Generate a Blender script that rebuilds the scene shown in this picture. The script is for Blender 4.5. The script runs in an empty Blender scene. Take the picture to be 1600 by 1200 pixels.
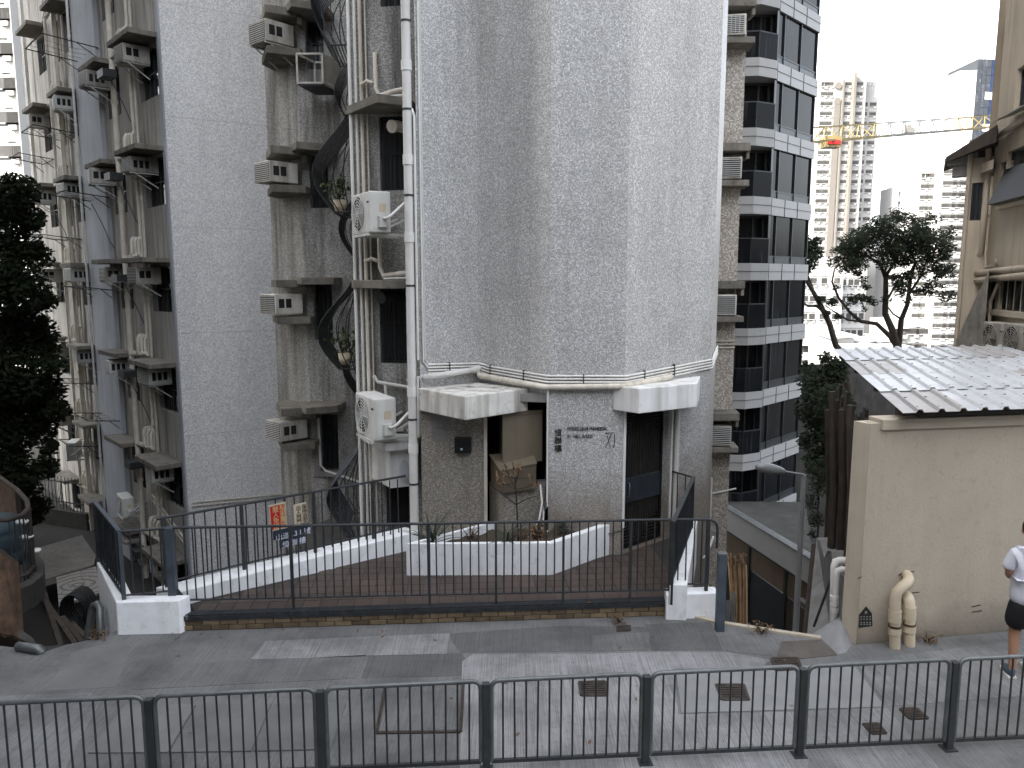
import bpy, math, random
from mathutils import Vector, Matrix
random.seed(7)
R = math.radians
S = bpy.context.scene
COL = S.collection

# ------------------------------------------------------------------ camera, sky, sun, exposure
PITCH = R(7.8); CAMZ = 4.3; FPX = 1200.0
cam = bpy.data.objects.new('camera', bpy.data.cameras.new('camera')); COL.objects.link(cam)
cam.location = (0, 0, CAMZ); cam.rotation_euler = (R(90) - PITCH, 0, 0)
cam.data.sensor_width = 36; cam.data.lens = 36 * FPX / 1600
cam.data.clip_start = .05; cam.data.clip_end = 3000
S.camera = cam

SUN_EL = R(38); SUN_DIR = Vector((-.885, -.465, 0)).normalized()      # horizontal direction towards the sun
world = bpy.data.worlds.new('World'); S.world = world; world.use_nodes = True
wn = world.node_tree.nodes; wl = world.node_tree.links
sky = wn.new('ShaderNodeTexSky'); sky.sky_type = 'NISHITA'; sky.sun_disc = False
sky.sun_elevation = SUN_EL; sky.sun_rotation = math.atan2(SUN_DIR.x, SUN_DIR.y)
sky.air_density = 1.0; sky.dust_density = 4.0; sky.ozone_density = 1.0
hz = wn.new('ShaderNodeHueSaturation'); hz.inputs['Saturation'].default_value = .3      # thin white haze over the whole sky
wl.new(sky.outputs[0], hz.inputs['Color']); wl.new(hz.outputs[0], wn['Background'].inputs[0]); wn['Background'].inputs[1].default_value = .15
sl = bpy.data.lights.new('sun', 'SUN'); sl.energy = 2.0; sl.angle = R(.5); sl.color = (1, .93, .82)
sun = bpy.data.objects.new('sun', sl); COL.objects.link(sun)
sv = Vector((SUN_DIR.x * math.cos(SUN_EL), SUN_DIR.y * math.cos(SUN_EL), math.sin(SUN_EL)))
sun.rotation_euler = sv.to_track_quat('Z', 'Y').to_euler(); sun.location = (-20, -10, 60)
vs = S.view_settings
vs.view_transform = 'Standard'; vs.look = 'None'; vs.gamma = 1; vs.use_curve_mapping = False
vs.exposure = 2.6

# ------------------------------------------------------------------ photograph -> place helpers
SP, CP = math.sin(PITCH), math.cos(PITCH)
def ray(px, py):
    u = (px - 800) / FPX; v = (600 - py) / FPX
    return Vector((u, CP + v * SP, -SP + v * CP))
CAM = Vector((0, 0, CAMZ))
def at(px, py, y): r = ray(px, py); return CAM + r * (y / r.y)
def onz(px, py, z): r = ray(px, py); return CAM + r * ((z - CAMZ) / r.z)
def v2(p): return Vector((p[0], p[1]))

class Wall:
    """a vertical plane over a plan line; n looks towards the camera"""
    def __init__(s, a, b):
        s.a = v2(a); s.b = v2(b); d = s.b - s.a; s.L = d.length; s.u = d / s.L
        n = Vector((s.u.y, -s.u.x))
        if n.dot(-s.a) < 0: n = -n
        s.n = n
    def P(s, u, z, d=0): p = s.a + s.u * u + s.n * d; return Vector((p.x, p.y, z))
    def uz(s, px, py, d=0):
        r = ray(px, py); a = s.a + s.n * d
        t = (a - v2(CAM)).dot(s.n) / v2(r).dot(s.n)
        p = CAM + r * t
        return (v2(p) - s.a).dot(s.u), p.z
    def rz(s): return math.atan2(s.n.x, -s.n.y)          # turn that brings a local -y front onto n

# ------------------------------------------------------------------ mesh builder
class MB:
    def __init__(s): s.v = []; s.f = []; s.sm = []
    def add(s, vs, fs, smooth=False):
        o = len(s.v); s.v += [Vector(q) for q in vs]
        for f in fs: s.f.append(tuple(i + o for i in f)); s.sm.append(smooth)
        return s
    def frame(s, o, U, V, N, u0, u1, v0, v1, n0, n1):
        o, U, V, N = Vector(o), Vector(U), Vector(V), Vector(N)
        q = [o + U * a + V * b + N * c for c in (n0, n1) for b in (v0, v1) for a in (u0, u1)]
        fs = [(0, 2, 3, 1), (4, 5, 7, 6), (0, 1, 5, 4), (2, 6, 7, 3), (0, 4, 6, 2), (1, 3, 7, 5)]
        if U.cross(V).dot(N) < 0: fs = [f[::-1] for f in fs]
        return s.add(q, fs)
    def box(s, x0, x1, y0, y1, z0, z1): return s.frame((0, 0, 0), (1, 0, 0), (0, 1, 0), (0, 0, 1), x0, x1, y0, y1, z0, z1)
    def wbox(s, w, u0, u1, z0, z1, d0, d1):
        return s.frame((w.a.x, w.a.y, 0), (w.u.x, w.u.y, 0), (0, 0, 1), (w.n.x, w.n.y, 0), u0, u1, z0, z1, d0, d1)
    def prism(s, poly, z0, z1):
        a = sum(poly[i][0] * poly[(i + 1) % len(poly)][1] - poly[(i + 1) % len(poly)][0] * poly[i][1] for i in range(len(poly)))
        if a < 0: poly = poly[::-1]
        n = len(poly)
        zz = lambda z, i: z[i] if isinstance(z, (list, tuple)) else z
        q = [(p[0], p[1], zz(z0, i)) for i, p in enumerate(poly)] + [(p[0], p[1], zz(z1, i)) for i, p in enumerate(poly)]
        fs = [tuple(range(n))[::-1], tuple(range(n, 2 * n))] + [(i, (i + 1) % n, n + (i + 1) % n, n + i) for i in range(n)]
        return s.add(q, fs)
    def tube(s, pts, r, seg=8, cap=True):
        pts = [Vector(p) for p in pts]; rs = r if isinstance(r, (list, tuple)) else [r] * len(pts)
        rings = []; up = None
        for i, p in enumerate(pts):
            t = (pts[min(i + 1, len(pts) - 1)] - pts[max(i - 1, 0)])
            t = t.normalized() if t.length > 1e-9 else Vector((0, 0, 1))
            if up is None:
                h = Vector((0, 0, 1)) if abs(t.z) < .9 else Vector((1, 0, 0)); up = t.cross(h).normalized()
            up = (up - t * up.dot(t)); up = up.normalized() if up.length > 1e-6 else t.orthogonal().normalized()
            w = t.cross(up); rings.append([p + (up * math.cos(a) + w * math.sin(a)) * rs[i] for a in [2 * math.pi * k / seg for k in range(seg)]])
        vs_ = [q for g in rings for q in g]; fs = []
        for i in range(len(pts) - 1):
            for k in range(seg): fs.append((i * seg + k, i * seg + (k + 1) % seg, (i + 1) * seg + (k + 1) % seg, (i + 1) * seg + k))
        s.add(vs_, fs, True)
        if cap:
            s.add(rings[0], [tuple(range(seg))[::-1]]); s.add(rings[-1], [tuple(range(seg))])
        return s
    def bar(s, a, b, w, h=None, up=(0, 0, 1)):
        a, b = Vector(a), Vector(b); h = h or w; t = (b - a); L = t.length; t.normalize()
        up = Vector(up)
        if abs(t.dot(up)) > .98: up = Vector((0, 1, 0))
        sd = t.cross(up).normalized(); vv = sd.cross(t)
        return s.frame(a, sd, vv, t, -w / 2, w / 2, -h / 2, h / 2, 0, L)
    def face(s, *q): return s.add(q, [tuple(range(len(q)))])
    def lathe(s, o, prof, seg=12):
        o = Vector(o); q = []; fs = []
        for r, z in prof: q += [o + Vector((r * math.cos(2 * math.pi * k / seg), r * math.sin(2 * math.pi * k / seg), z)) for k in range(seg)]
        for i in range(len(prof) - 1):
            for k in range(seg): fs.append((i * seg + k, i * seg + (k + 1) % seg, (i + 1) * seg + (k + 1) % seg, (i + 1) * seg + k))
        return s.add(q, fs, True)

WM = {}
def put(o, parent, m):
    COL.objects.link(o)
    WM[o.name] = m.copy()
    if parent is not None:
        o.parent = parent; o.matrix_local = WM[parent.name].inverted() @ m
    else: o.matrix_local = m
    return o
def tag(o, label=None, cat=None, group=None, kind=None):
    if label: o['label'] = label
    if cat: o['category'] = cat
    if group: o['group'] = group
    if kind: o['kind'] = kind
    return o
def thing(name, label, cat, loc, rz=0, group=None):
    o = bpy.data.objects.new(name, None); o.empty_display_size = .1
    put(o, None, Matrix.Translation(Vector(loc)) @ Matrix.Rotation(rz, 4, 'Z'))
    return tag(o, label, cat, group)
def obj(name, mb, m, parent=None, bevel=0, local=False, label=None):
    """link a builder as ONE mesh; its origin goes to its own middle. local: coordinates are the parent's"""
    vs_ = [WM[parent.name] @ q for q in mb.v] if local and parent is not None else mb.v
    lo = Vector([min(q[i] for q in vs_) for i in range(3)]); hi = Vector([max(q[i] for q in vs_) for i in range(3)])
    c = (lo + hi) / 2
    if parent is None: c.z = lo.z
    me = bpy.data.meshes.new(name); me.from_pydata([q - c for q in vs_], [], mb.f)
    me.polygons.foreach_set('use_smooth', mb.sm); me.materials.append(m); me.update()
    o = bpy.data.objects.new(name, me)
    if bevel:
        b = o.modifiers.new('bevel', 'BEVEL'); b.width = bevel; b.segments = 2; b.limit_method = 'ANGLE'; b.angle_limit = R(40)
    put(o, parent, Matrix.Translation(c))
    if label: o['label'] = label
    return o
def struct(name, mb, m): o = obj(name, mb, m); o['kind'] = 'structure'; return o
def single(name, mb, m, label, cat, group=None, bevel=0): return tag(obj(name, mb, m, None, bevel), label, cat, group)
def kids(o): return KIDS.get(o.name, [])
KIDS = {}
def index():
    KIDS.clear()
    for o in COL.objects:
        if o.parent: KIDS.setdefault(o.parent.name, []).append(o)
def dup(root, loc, rz, label=None, group=None, sc=1):
    def cp(o, par):
        c = o.copy(); COL.objects.link(c)
        if par is not None: c.parent = par
        for k in kids(o): cp(k, c)
        return c
    r = cp(root, None)
    m = Matrix.Translation(Vector(loc)) @ Matrix.Rotation(rz, 4, 'Z') @ Matrix.Scale(sc, 4)
    r.matrix_local = m; WM[r.name] = m
    if label: r['label'] = label
    if group: r['group'] = group
    return r
def move(root, loc, rz, sc=1):
    m = Matrix.Translation(Vector(loc)) @ Matrix.Rotation(rz, 4, 'Z') @ Matrix.Scale(sc, 4); root.matrix_local = m; WM[root.name] = m
def piece(name, me_obj, parent, m):
    """a further piece that shares mesh data"""
    o = me_obj.copy(); o.name = name; COL.objects.link(o); o.parent = parent
    o.matrix_local = WM[parent.name].inverted() @ m; WM[o.name] = m
    return o

def wall_holes(mb, w, u0, u1, z0, z1, holes, depth=.16, d=0):
    """front sheet of a wall with real openings and their reveals"""
    us = sorted({u0, u1} | {h[i] for h in holes for i in (0, 1) if u0 < h[i] < u1})
    zs = sorted({z0, z1} | {h[i] for h in holes for i in (2, 3) if z0 < h[i] < z1})
    inh = lambda u, z: any(h[0] < u < h[1] and h[2] < z < h[3] for h in holes)
    fl = w.u.x * w.n.y - w.u.y * w.n.x     # orientation sign
    def q(*p):
        p = list(p); N = (p[1] - p[0]).cross(p[2] - p[1]); return p, N
    for i in range(len(us) - 1):
        for j in range(len(zs) - 1):
            if inh((us[i] + us[i + 1]) / 2, (zs[j] + zs[j + 1]) / 2): continue
            p = [w.P(us[i], zs[j], d), w.P(us[i + 1], zs[j], d), w.P(us[i + 1], zs[j + 1], d), w.P(us[i], zs[j + 1], d)]
            if (p[1] - p[0]).cross(p[2] - p[1]).dot(Vector((w.n.x, w.n.y, 0))) < 0: p.reverse()
            mb.face(*p)
    for (a, b, c, e) in holes:
        a, b = max(a, u0), min(b, u1); c, e = max(c, z0), min(e, z1)
        for p in ([(a, c), (a, e)], [(b, e), (b, c)], [(b, c), (a, c)], [(a, e), (b, e)]):
            mb.face(w.P(p[0][0], p[0][1], d), w.P(p[1][0], p[1][1], d), w.P(p[1][0], p[1][1], d - depth), w.P(p[0][0], p[0][1], d - depth))
    return mb

# ------------------------------------------------------------------ materials
class NT:
    def __init__(s, name):
        s.m = bpy.data.materials.new(name); s.m.use_nodes = True; s.t = s.m.node_tree
        s.b = s.t.nodes['Principled BSDF']
    def n(s, typ, **k):
        o = s.t.nodes.new('ShaderNode' + typ)
        for a, b in k.items():
            if a.startswith('_'): setattr(o, a[1:], b)
            else: o.inputs[int(a[1:]) if a[0] == 'i' and a[1:].isdigit() else a].default_value = b
        return o
    def l(s, a, b): s.t.links.new(a, b)
    def math(s, op, a, b=None, c=None):
        o = s.n('Math', _operation=op)
        for i, x in enumerate((a, b, c)):
            if x is None: continue
            if isinstance(x, (int, float)): o.inputs[i].default_value = x
            else: s.l(x, o.inputs[i])
        return o.outputs[0]
    def mix(s, f, a, b):
        o = s.n('Mix', _data_type='RGBA')
        for x, i in ((f, 0), (a, 6), (b, 7)):
            if isinstance(x, (int, float)): o.inputs[i].default_value = x
            elif isinstance(x, tuple): o.inputs[i].default_value = (*x[:3], 1)
            else: s.l(x, o.inputs[i])
        return o.outputs[2]
    def ramp(s, f, a, b):        # 0..1 between a and b
        o = s.n('MapRange', _clamp=True); s.l(f, o.inputs[0]); o.inputs[1].default_value = a; o.inputs[2].default_value = b
        return o.outputs[0]
    def pos(s): return s.n('NewGeometry').outputs['Position']
    def noise(s, vec, scale, detail=3, rough=.55, mul=None, rot=None):
        if mul or rot:
            mp = s.n('Mapping'); s.l(vec, mp.inputs[0])
            if mul: mp.inputs[3].default_value = mul
            if rot: mp.inputs[2].default_value = rot
            vec = mp.outputs[0]
        o = s.n('TexNoise'); s.l(vec, o.inputs['Vector']); o.inputs['Scale'].default_value = scale
        o.inputs['Detail'].default_value = detail; o.inputs['Roughness'].default_value = rough
        return o.outputs[0]
    def bump(s, h, strength, dist=.01):
        o = s.n('Bump'); o.inputs['Strength'].default_value = strength; o.inputs['Distance'].default_value = dist
        s.l(h, o.inputs['Height']); s.l(o.outputs[0], s.b.inputs['Normal'])
def sc3(c, k): return tuple(min(x * k, .95) for x in c)

def mat(name, col, rough=.8, var=.2, vs=3., streak=0, scol=(.08, .065, .05), bump=.25, bs=70, metal=0, spec=.3, rv=.12, spots=0, damp=None):
    t = NT(name); p = t.pos()
    a = t.noise(p, vs, 5); c = t.mix(t.ramp(a, .25, .75), sc3(col, 1 - var), sc3(col, 1 + var))
    if streak:
        s_ = t.noise(p, 1, 5, .6, mul=(5, 5, .35)); g = t.noise(p, .6, 3)
        f = t.math('MULTIPLY', t.ramp(s_, .45, .68), t.ramp(g, .25, .58))
        c = t.mix(t.math('MULTIPLY', f, streak), c, scol)
    if spots:
        s2 = t.noise(p, 9, 6, .7); c = t.mix(t.math('MULTIPLY', t.ramp(s2, .55, .7), spots), c, scol)
    if damp:
        sz = t.n('SeparateXYZ'); t.l(p, sz.inputs[0]); nz = t.math('ADD', sz.outputs[2], t.math('MULTIPLY', t.noise(p, 2.2, 6, .65), -.55))
        c = t.mix(t.math('MULTIPLY', t.ramp(nz, damp[1] - .2, damp[0] - .35), .7), c, sc3(scol, .45))
    if rv:
        oi = t.n('ObjectInfo').outputs['Random']
        f = t.math('MULTIPLY_ADD', oi, rv * 2, 1 - rv)
        mm = t.n('Mix', _data_type='RGBA', _blend_type='MULTIPLY'); mm.inputs[0].default_value = 1
        t.l(c, mm.inputs[6]); cc = t.n('CombineXYZ'); [t.l(f, cc.inputs[i]) for i in range(3)]; t.l(cc.outputs[0], mm.inputs[7]); c = mm.outputs[2]
    t.l(c, t.b.inputs['Base Color'])
    t.b.inputs['Roughness'].default_value = rough; t.b.inputs['Metallic'].default_value = metal
    t.b.inputs['Specular IOR Level'].default_value = spec
    if bump: t.bump(t.noise(p, bs, 3), bump, .006)
    return t.m

def mosaic(name, c1, c2, size=.021, thr=.58, dirt=.35, dcol=(.13, .105, .075), low=None, grout=(.30, .30, .31), sheetv=.09):
    """small random ceramic tiles laid in rows along any vertical face"""
    t = NT(name); g = t.n('NewGeometry'); P = g.outputs['Position']; N = g.outputs['True Normal']
    sx = t.n('SeparateXYZ'); t.l(P, sx.inputs[0]); sn = t.n('SeparateXYZ'); t.l(N, sn.inputs[0])
    u = t.math('SUBTRACT', t.math('MULTIPLY', sx.outputs[1], sn.outputs[0]), t.math('MULTIPLY', sx.outputs[0], sn.outputs[1]))
    us = t.math('DIVIDE', u, size); zs = t.math('DIVIDE', sx.outputs[2], size)
    cb = t.n('CombineXYZ'); t.l(t.math('FLOOR', us), cb.inputs[0]); t.l(t.math('FLOOR', zs), cb.inputs[1])
    t.l(t.math('FLOOR', t.math('MULTIPLY', sn.outputs[0], 7.3)), cb.inputs[2])
    wnn = t.n('TexWhiteNoise', _noise_dimensions='3D'); t.l(cb.outputs[0], wnn.inputs['Vector'])
    big = t.noise(P, 1.6, 4); th = t.math('ADD', thr - .06, t.math('MULTIPLY', big, .12))
    sel = t.math('GREATER_THAN', wnn.outputs['Value'], th)
    ws = t.n('SeparateColor'); t.l(wnn.outputs['Color'], ws.inputs[0])
    j = t.math('MULTIPLY_ADD', ws.outputs[1], .5, .75)
    c = t.mix(sel, c1, c2)
    gu = t.math('FRACT', us); gz = t.math('FRACT', zs)
    edge = t.math('MAXIMUM', t.math('LESS_THAN', gu, .12), t.math('LESS_THAN', gz, .12))
    mm = t.n('Mix', _data_type='RGBA', _blend_type='MULTIPLY'); mm.inputs[0].default_value = 1
    cc = t.n('CombineXYZ'); [t.l(j, cc.inputs[i]) for i in range(3)]; t.l(c, mm.inputs[6]); t.l(cc.outputs[0], mm.inputs[7])
    c = t.mix(edge, mm.outputs[2], grout)
    # sheets of tiles: faint 0.3 m joints and tone
    uc = t.n('CombineXYZ'); t.l(t.math('FLOOR', t.math('DIVIDE', u, .33)), uc.inputs[0]); t.l(t.math('FLOOR', t.math('DIVIDE', sx.outputs[2], .33)), uc.inputs[1])
    w2 = t.n('TexWhiteNoise', _noise_dimensions='3D'); t.l(uc.outputs[0], w2.inputs['Vector'])
    sheet = t.math('MULTIPLY_ADD', w2.outputs['Value'], sheetv, 1 - sheetv / 2)
    m2 = t.n('Mix', _data_type='RGBA', _blend_type='MULTIPLY'); m2.inputs[0].default_value = 1
    c3 = t.n('CombineXYZ'); [t.l(sheet, c3.inputs[i]) for i in range(3)]; t.l(c, m2.inputs[6]); t.l(c3.outputs[0], m2.inputs[7]); c = m2.outputs[2]
    s_ = t.noise(P, 1, 5, .6, mul=(4, 4, .3)); g2 = t.noise(P, .5, 3)
    hv = dirt > .9
    f = t.math('MULTIPLY', t.math('MULTIPLY', t.ramp(s_, .42 if hv else .45, .62 if hv else .75), t.ramp(g2, .25 if hv else .35, .5 if hv else .65)), min(dirt, .8))
    c = t.mix(f, c, dcol)
    tn = t.noise(P, 1, 4, .55, mul=(1.1, 1.1, .1)); m4 = t.n('Mix', _data_type='RGBA', _blend_type='MULTIPLY'); m4.inputs[0].default_value = 1   # rain run tone
    c4 = t.n('CombineXYZ'); k4 = t.math('MULTIPLY_ADD', t.ramp(tn, .3, .7), .12, .92); [t.l(k4, c4.inputs[i]) for i in range(3)]; t.l(c, m4.inputs[6]); t.l(c4.outputs[0], m4.inputs[7]); c = m4.outputs[2]
    if low:   # splash and soil staining rising from the planter
        z1, z2, k = low; nz = t.math('ADD', sx.outputs[2], t.math('MULTIPLY', t.noise(P, 3, 4), -.7))
        c = t.mix(t.math('MULTIPLY', t.ramp(nz, z2, z1), k), c, (.16, .12, .075))
    t.l(c, t.b.inputs['Base Color']); t.b.inputs['Roughness'].default_value = .42; t.b.inputs['Specular IOR Level'].default_value = .35
    t.bump(edge, -.25, .003)
    return t.m

def brushed(name, col, ang, var=.3, grit=.5, dark=(.05, .05, .052)):
    """concrete dragged with a stiff broom: fine parallel grooves across the lane"""
    t = NT(name); p = t.pos()
    ln = t.noise(p, 1, 3, .65, mul=(85, 1.0, 1), rot=(0, 0, ang)); blot = t.noise(p, 1.3, 5, .6); fine = t.noise(p, 120, 2)
    c = t.mix(t.ramp(ln, .38, .62), sc3(col, 1 - var), sc3(col, 1 + var))
    c = t.mix(t.math('MULTIPLY', t.ramp(t.noise(p, 14, 5, .7), .55, .75), .5), c, dark)
    c = t.mix(t.math('MULTIPLY', t.ramp(blot, .42, .7), .6), c, dark)
    c = t.mix(t.math('MULTIPLY', t.ramp(fine, .5, .75), grit * .5), c, sc3(col, .45))
    t.l(c, t.b.inputs['Base Color']); t.b.inputs['Roughness'].default_value = .88; t.b.inputs['Specular IOR Level'].default_value = .25
    t.bump(t.math('ADD', ln, t.math('MULTIPLY', fine, .3)), .6, .012)
    return t.m

def glass_mat(name, col, rough=.08, spec=.6, folds=4):
    t = NT(name); p = t.pos(); a = t.noise(p, .7, 3)
    fo = t.ramp(t.noise(p, 1, 4, .6, mul=(7, 7, .12)), .5, .72); rm = t.ramp(t.noise(p, .45, 2), .5, .6)
    t.l(t.mix(t.math('MULTIPLY', fo, rm), t.mix(a, sc3(col, .6), sc3(col, 1.5)), sc3(col, folds)), t.b.inputs['Base Color']); t.b.inputs['Roughness'].default_value = rough
    t.b.inputs['Specular IOR Level'].default_value = spec
    return t.m
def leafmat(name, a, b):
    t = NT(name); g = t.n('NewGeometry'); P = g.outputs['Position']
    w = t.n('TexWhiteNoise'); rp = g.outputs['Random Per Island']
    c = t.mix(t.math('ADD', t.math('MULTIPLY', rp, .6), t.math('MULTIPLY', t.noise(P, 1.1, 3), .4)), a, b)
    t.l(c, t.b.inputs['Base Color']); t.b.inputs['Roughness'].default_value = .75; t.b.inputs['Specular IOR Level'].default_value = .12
    return t.m

M = {}
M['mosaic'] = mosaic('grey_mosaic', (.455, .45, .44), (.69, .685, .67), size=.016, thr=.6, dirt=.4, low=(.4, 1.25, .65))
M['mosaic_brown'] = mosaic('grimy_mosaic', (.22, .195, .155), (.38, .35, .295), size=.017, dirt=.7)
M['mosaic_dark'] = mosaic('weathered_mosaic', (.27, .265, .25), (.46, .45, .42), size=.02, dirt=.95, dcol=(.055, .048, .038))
M['mosaic_tan'] = mosaic('tan_mosaic', (.36, .31, .25), (.58, .53, .46), size=.03, dirt=.3)
M['mosaic_white'] = mosaic('pale_mosaic', (.81, .805, .80), (.87, .865, .86), size=.028, thr=.5, dirt=.15, grout=(.50, .51, .52), sheetv=.03)
M['render'] = mat('grey_render', (.47, .455, .42), .9, .2, 1.2, streak=.8, scol=(.12, .10, .075), bump=.2)
M['render_blue'] = mat('blue_grey_paint', (.40, .42, .45), .8, .14, 1.0, streak=.4, scol=(.17, .17, .17), bump=.1)
M['ledge'] = mat('mossy_concrete', (.20, .185, .16), .95, .3, 4, streak=.5, scol=(.05, .045, .035), bump=.5, bs=40, spots=.6)
M['white'] = mat('white_paint', (.76, .76, .75), .6, .08, 3, streak=.6, scol=(.33, .31, .27), bump=.15, spots=.25)
M['whitewash'] = mat('whitewash', (.86, .87, .89), .8, .08, 5, streak=.2, scol=(.3, .29, .26), bump=.35, bs=45, spots=.35)
M['pvc'] = mat('white_pvc', (.72, .71, .68), .45, .08, 4, streak=.3, scol=(.36, .32, .25), bump=.03)
M['pvc_old'] = mat('old_cream_pipe', (.62, .58, .50), .6, .15, 4, streak=.6, scol=(.2, .165, .12), bump=.08)
M['cream_pipe'] = mat('cream_pipe', (.62, .53, .39), .5, .08, 5, streak=.15, bump=.03)
M['acwhite'] = mat('ac_plastic', (.62, .62, .59), .5, .06, 6, streak=.35, scol=(.3, .27, .21), bump=.02)
M['acold'] = mat('old_ac_metal', (.54, .52, .47), .6, .15, 6, streak=.7, scol=(.15, .12, .09), bump=.04, rv=.3, spots=.3)
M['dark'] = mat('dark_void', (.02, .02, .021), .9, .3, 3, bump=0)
M['grille'] = mat('black_metal', (.012, .013, .014), .45, .3, 8, bump=.05, metal=.3, spec=.5)
M['grille_blue'] = mat('blue_black_metal', (.028, .034, .042), .5, .3, 8, bump=.05, metal=.2, spec=.5)
M['rail'] = mat('dark_painted_steel', (.035, .039, .043), .55, .35, 9, bump=.1, metal=0, spec=.3, spots=.3, scol=(.1, .06, .035))
M['galv'] = mat('galvanised_rail', (.16, .17, .17), .42, .3, 7, bump=.08, metal=.5, spec=.5)
M['galv_dark'] = mat('weathered_rail_bar', (.04, .044, .045), .5, .3, 9, bump=.05, metal=.2, spec=.5)
M['blue_post'] = mat('blue_painted_steel', (.06, .074, .092), .5, .25, 7, bump=.1, spec=.4, spots=.5, scol=(.05, .05, .05))
M['blue_sheet'] = mat('scuffed_blue_sheet', (.03, .042, .062), .55, .4, 5, bump=.15, spots=.7, scol=(.25, .28, .33))
M['glass'] = glass_mat('window_glass', (.02, .022, .024), .12)
M['glass_dark'] = glass_mat('tower_glass', (.009, .010, .012), .08, .07, 6)
M['curtain'] = mat('grey_curtain', (.20, .20, .20), .9, .3, 2, streak=.5, bump=0)
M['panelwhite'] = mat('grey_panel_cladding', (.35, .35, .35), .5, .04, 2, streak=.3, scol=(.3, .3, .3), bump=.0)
M['mullion'] = mat('dark_aluminium', (.045, .05, .055), .4, .2, 5, bump=0, metal=.5)
M['street'] = brushed('brushed_concrete', (.18, .18, .178), R(8), var=.14)
M['slab_light'] = brushed('light_brushed_concrete', (.275, .275, .277), R(2), var=.22)
M['slab_light2'] = brushed('diagonal_brushed_concrete', (.225, .226, .227), R(40), var=.2)
M['slab_mid'] = brushed('mid_brushed_concrete', (.165, .165, .163), R(-12), var=.16)
M['slab_dark'] = brushed('dark_brushed_concrete', (.128, .128, .127), R(4), var=.15)
M['slab_smooth'] = mat('trowelled_concrete', (.165, .165, .162), .85, .18, 2.5, bump=.3, bs=60, spots=.35, scol=(.1, .1, .1))
M['slab_fine'] = mat('smooth_patch_concrete', (.225, .227, .227), .85, .14, 3, bump=.25, bs=80, spots=.2, scol=(.12, .12, .12))
M['slab_brown'] = mat('brown_stained_concrete', (.10, .088, .078), .8, .3, 4, bump=.3, spots=.4)
M['concrete'] = mat('plain_concrete', (.27, .265, .255), .9, .2, 2, streak=.4, bump=.35, spots=.3)
M['concrete_dark'] = mat('damp_concrete', (.06, .058, .053), .95, .35, 1.5, streak=.5, bump=.4, spots=.4, scol=(.03, .03, .025))
M['iron'] = mat('rusty_iron_cover', (.055, .045, .038), .7, .4, 14, bump=.6, bs=90, metal=.3)
M['tile'] = mat('brown_quarry_tile', (.076, .057, .049), .6, .3, 2, bump=.2, rv=.12)
M['grout'] = mat('dark_grout', (.055, .05, .046), .95, .2, 6)
M['brick'] = mat('yellow_brick', (.16, .118, .072), .9, .3, 9, bump=.5, bs=60, rv=.35)
M['beige'] = mat('beige_roughcast', (.46, .405, .325), .92, .07, 1.6, streak=.15, scol=(.22, .19, .15), bump=.9, bs=28, spots=.25, damp=(.0, .35))
M['beige_trim'] = mat('beige_trim_paint', (.50, .44, .35), .85, .08, 3, streak=.3, scol=(.25, .22, .18), bump=.25)
M['buff'] = mat('buff_render', (.44, .38, .30), .9, .12, .8, streak=.45, scol=(.2, .17, .13), bump=.2)
M['roofmetal'] = mat('white_roof_sheet', (.48, .495, .51), .35, .1, 3, streak=.4, bump=.05, spec=.5, spots=.5, scol=(.34, .3, .26))
M['roofdirty'] = mat('stained_roof_sheet', (.34, .325, .31), .45, .15, 4, bump=.05, spec=.5, spots=.5, scol=(.2, .17, .14))
M['bamboo'] = mat('bamboo_pole', (.26, .165, .085), .6, .35, 8, streak=.6, scol=(.07, .045, .025), bump=.2, rv=.35)
M['wood'] = mat('dark_wood', (.055, .043, .034), .8, .35, 5, streak=.6, scol=(.015, .012, .01), bump=.4, rv=.3)
M['wood_panel'] = mat('brown_wood_panel', (.12, .085, .058), .6, .15, 2, streak=.3, scol=(.05, .035, .025), bump=.05)
M['rust'] = mat('rusty_sheet', (.10, .062, .04), .85, .6, 7, streak=1.0, scol=(.035, .024, .018), bump=.4, spots=.7)
M['rustdark'] = mat('rusted_steel', (.045, .036, .03), .8, .4, 6, streak=.4, bump=.2)
M['bark'] = mat('bark', (.045, .036, .03), .95, .35, 6, streak=.3, bump=.8, bs=30)
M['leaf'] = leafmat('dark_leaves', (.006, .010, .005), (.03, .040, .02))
M['leaf2'] = leafmat('green_leaves', (.02, .03, .012), (.075, .09, .04))
M['agave'] = leafmat('agave_leaves', (.035, .045, .03), (.09, .10, .07))
M['dry'] = leafmat('dry_leaves', (.10, .06, .035), (.22, .14, .08))
M['worn'] = mat('worn_ac_casing', (.30, .28, .245), .6, .2, 5, streak=.8, bump=.05, spots=.4)  # worn casing, its colour darkened further to stand for shade
M['gate'] = mat('dusty_black_gate', (.045, .040, .034), .5, .3, 8, bump=0)
M['low_bounce'] = mat('low_bounce_render', (.14, .135, .125), .9, .25, 1, streak=.6, bump=.1)  # dark tone chosen so the added unseen buildings bounce little light
M['soil'] = mat('planter_soil', (.085, .066, .047), 1, .4, 12, bump=1, bs=30)
M['red'] = mat('red_sign_paint', (.42, .015, .018), .5, .12, 5, bump=0)
M['cream'] = mat('cream_sign_paint', (.55, .47, .35), .6, .1, 6, bump=0, spots=.3)
M['navy'] = mat('navy_sign_paint', (.025, .033, .05), .5, .2, 5, bump=0)
M['gold'] = mat('gold_lettering', (.60, .47, .22), .5, .1, 5, bump=0)
M['letter'] = mat('black_lettering', (.02, .019, .018), .6, .2, 5, bump=0)
M['letterwhite'] = mat('white_lettering', (.62, .64, .75), .6, .1, 5, bump=0)
M['cabinet'] = mat('tan_sheet_metal', (.19, .16, .115), .5, .12, 2, streak=.3, bump=.03, spec=.4)
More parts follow.
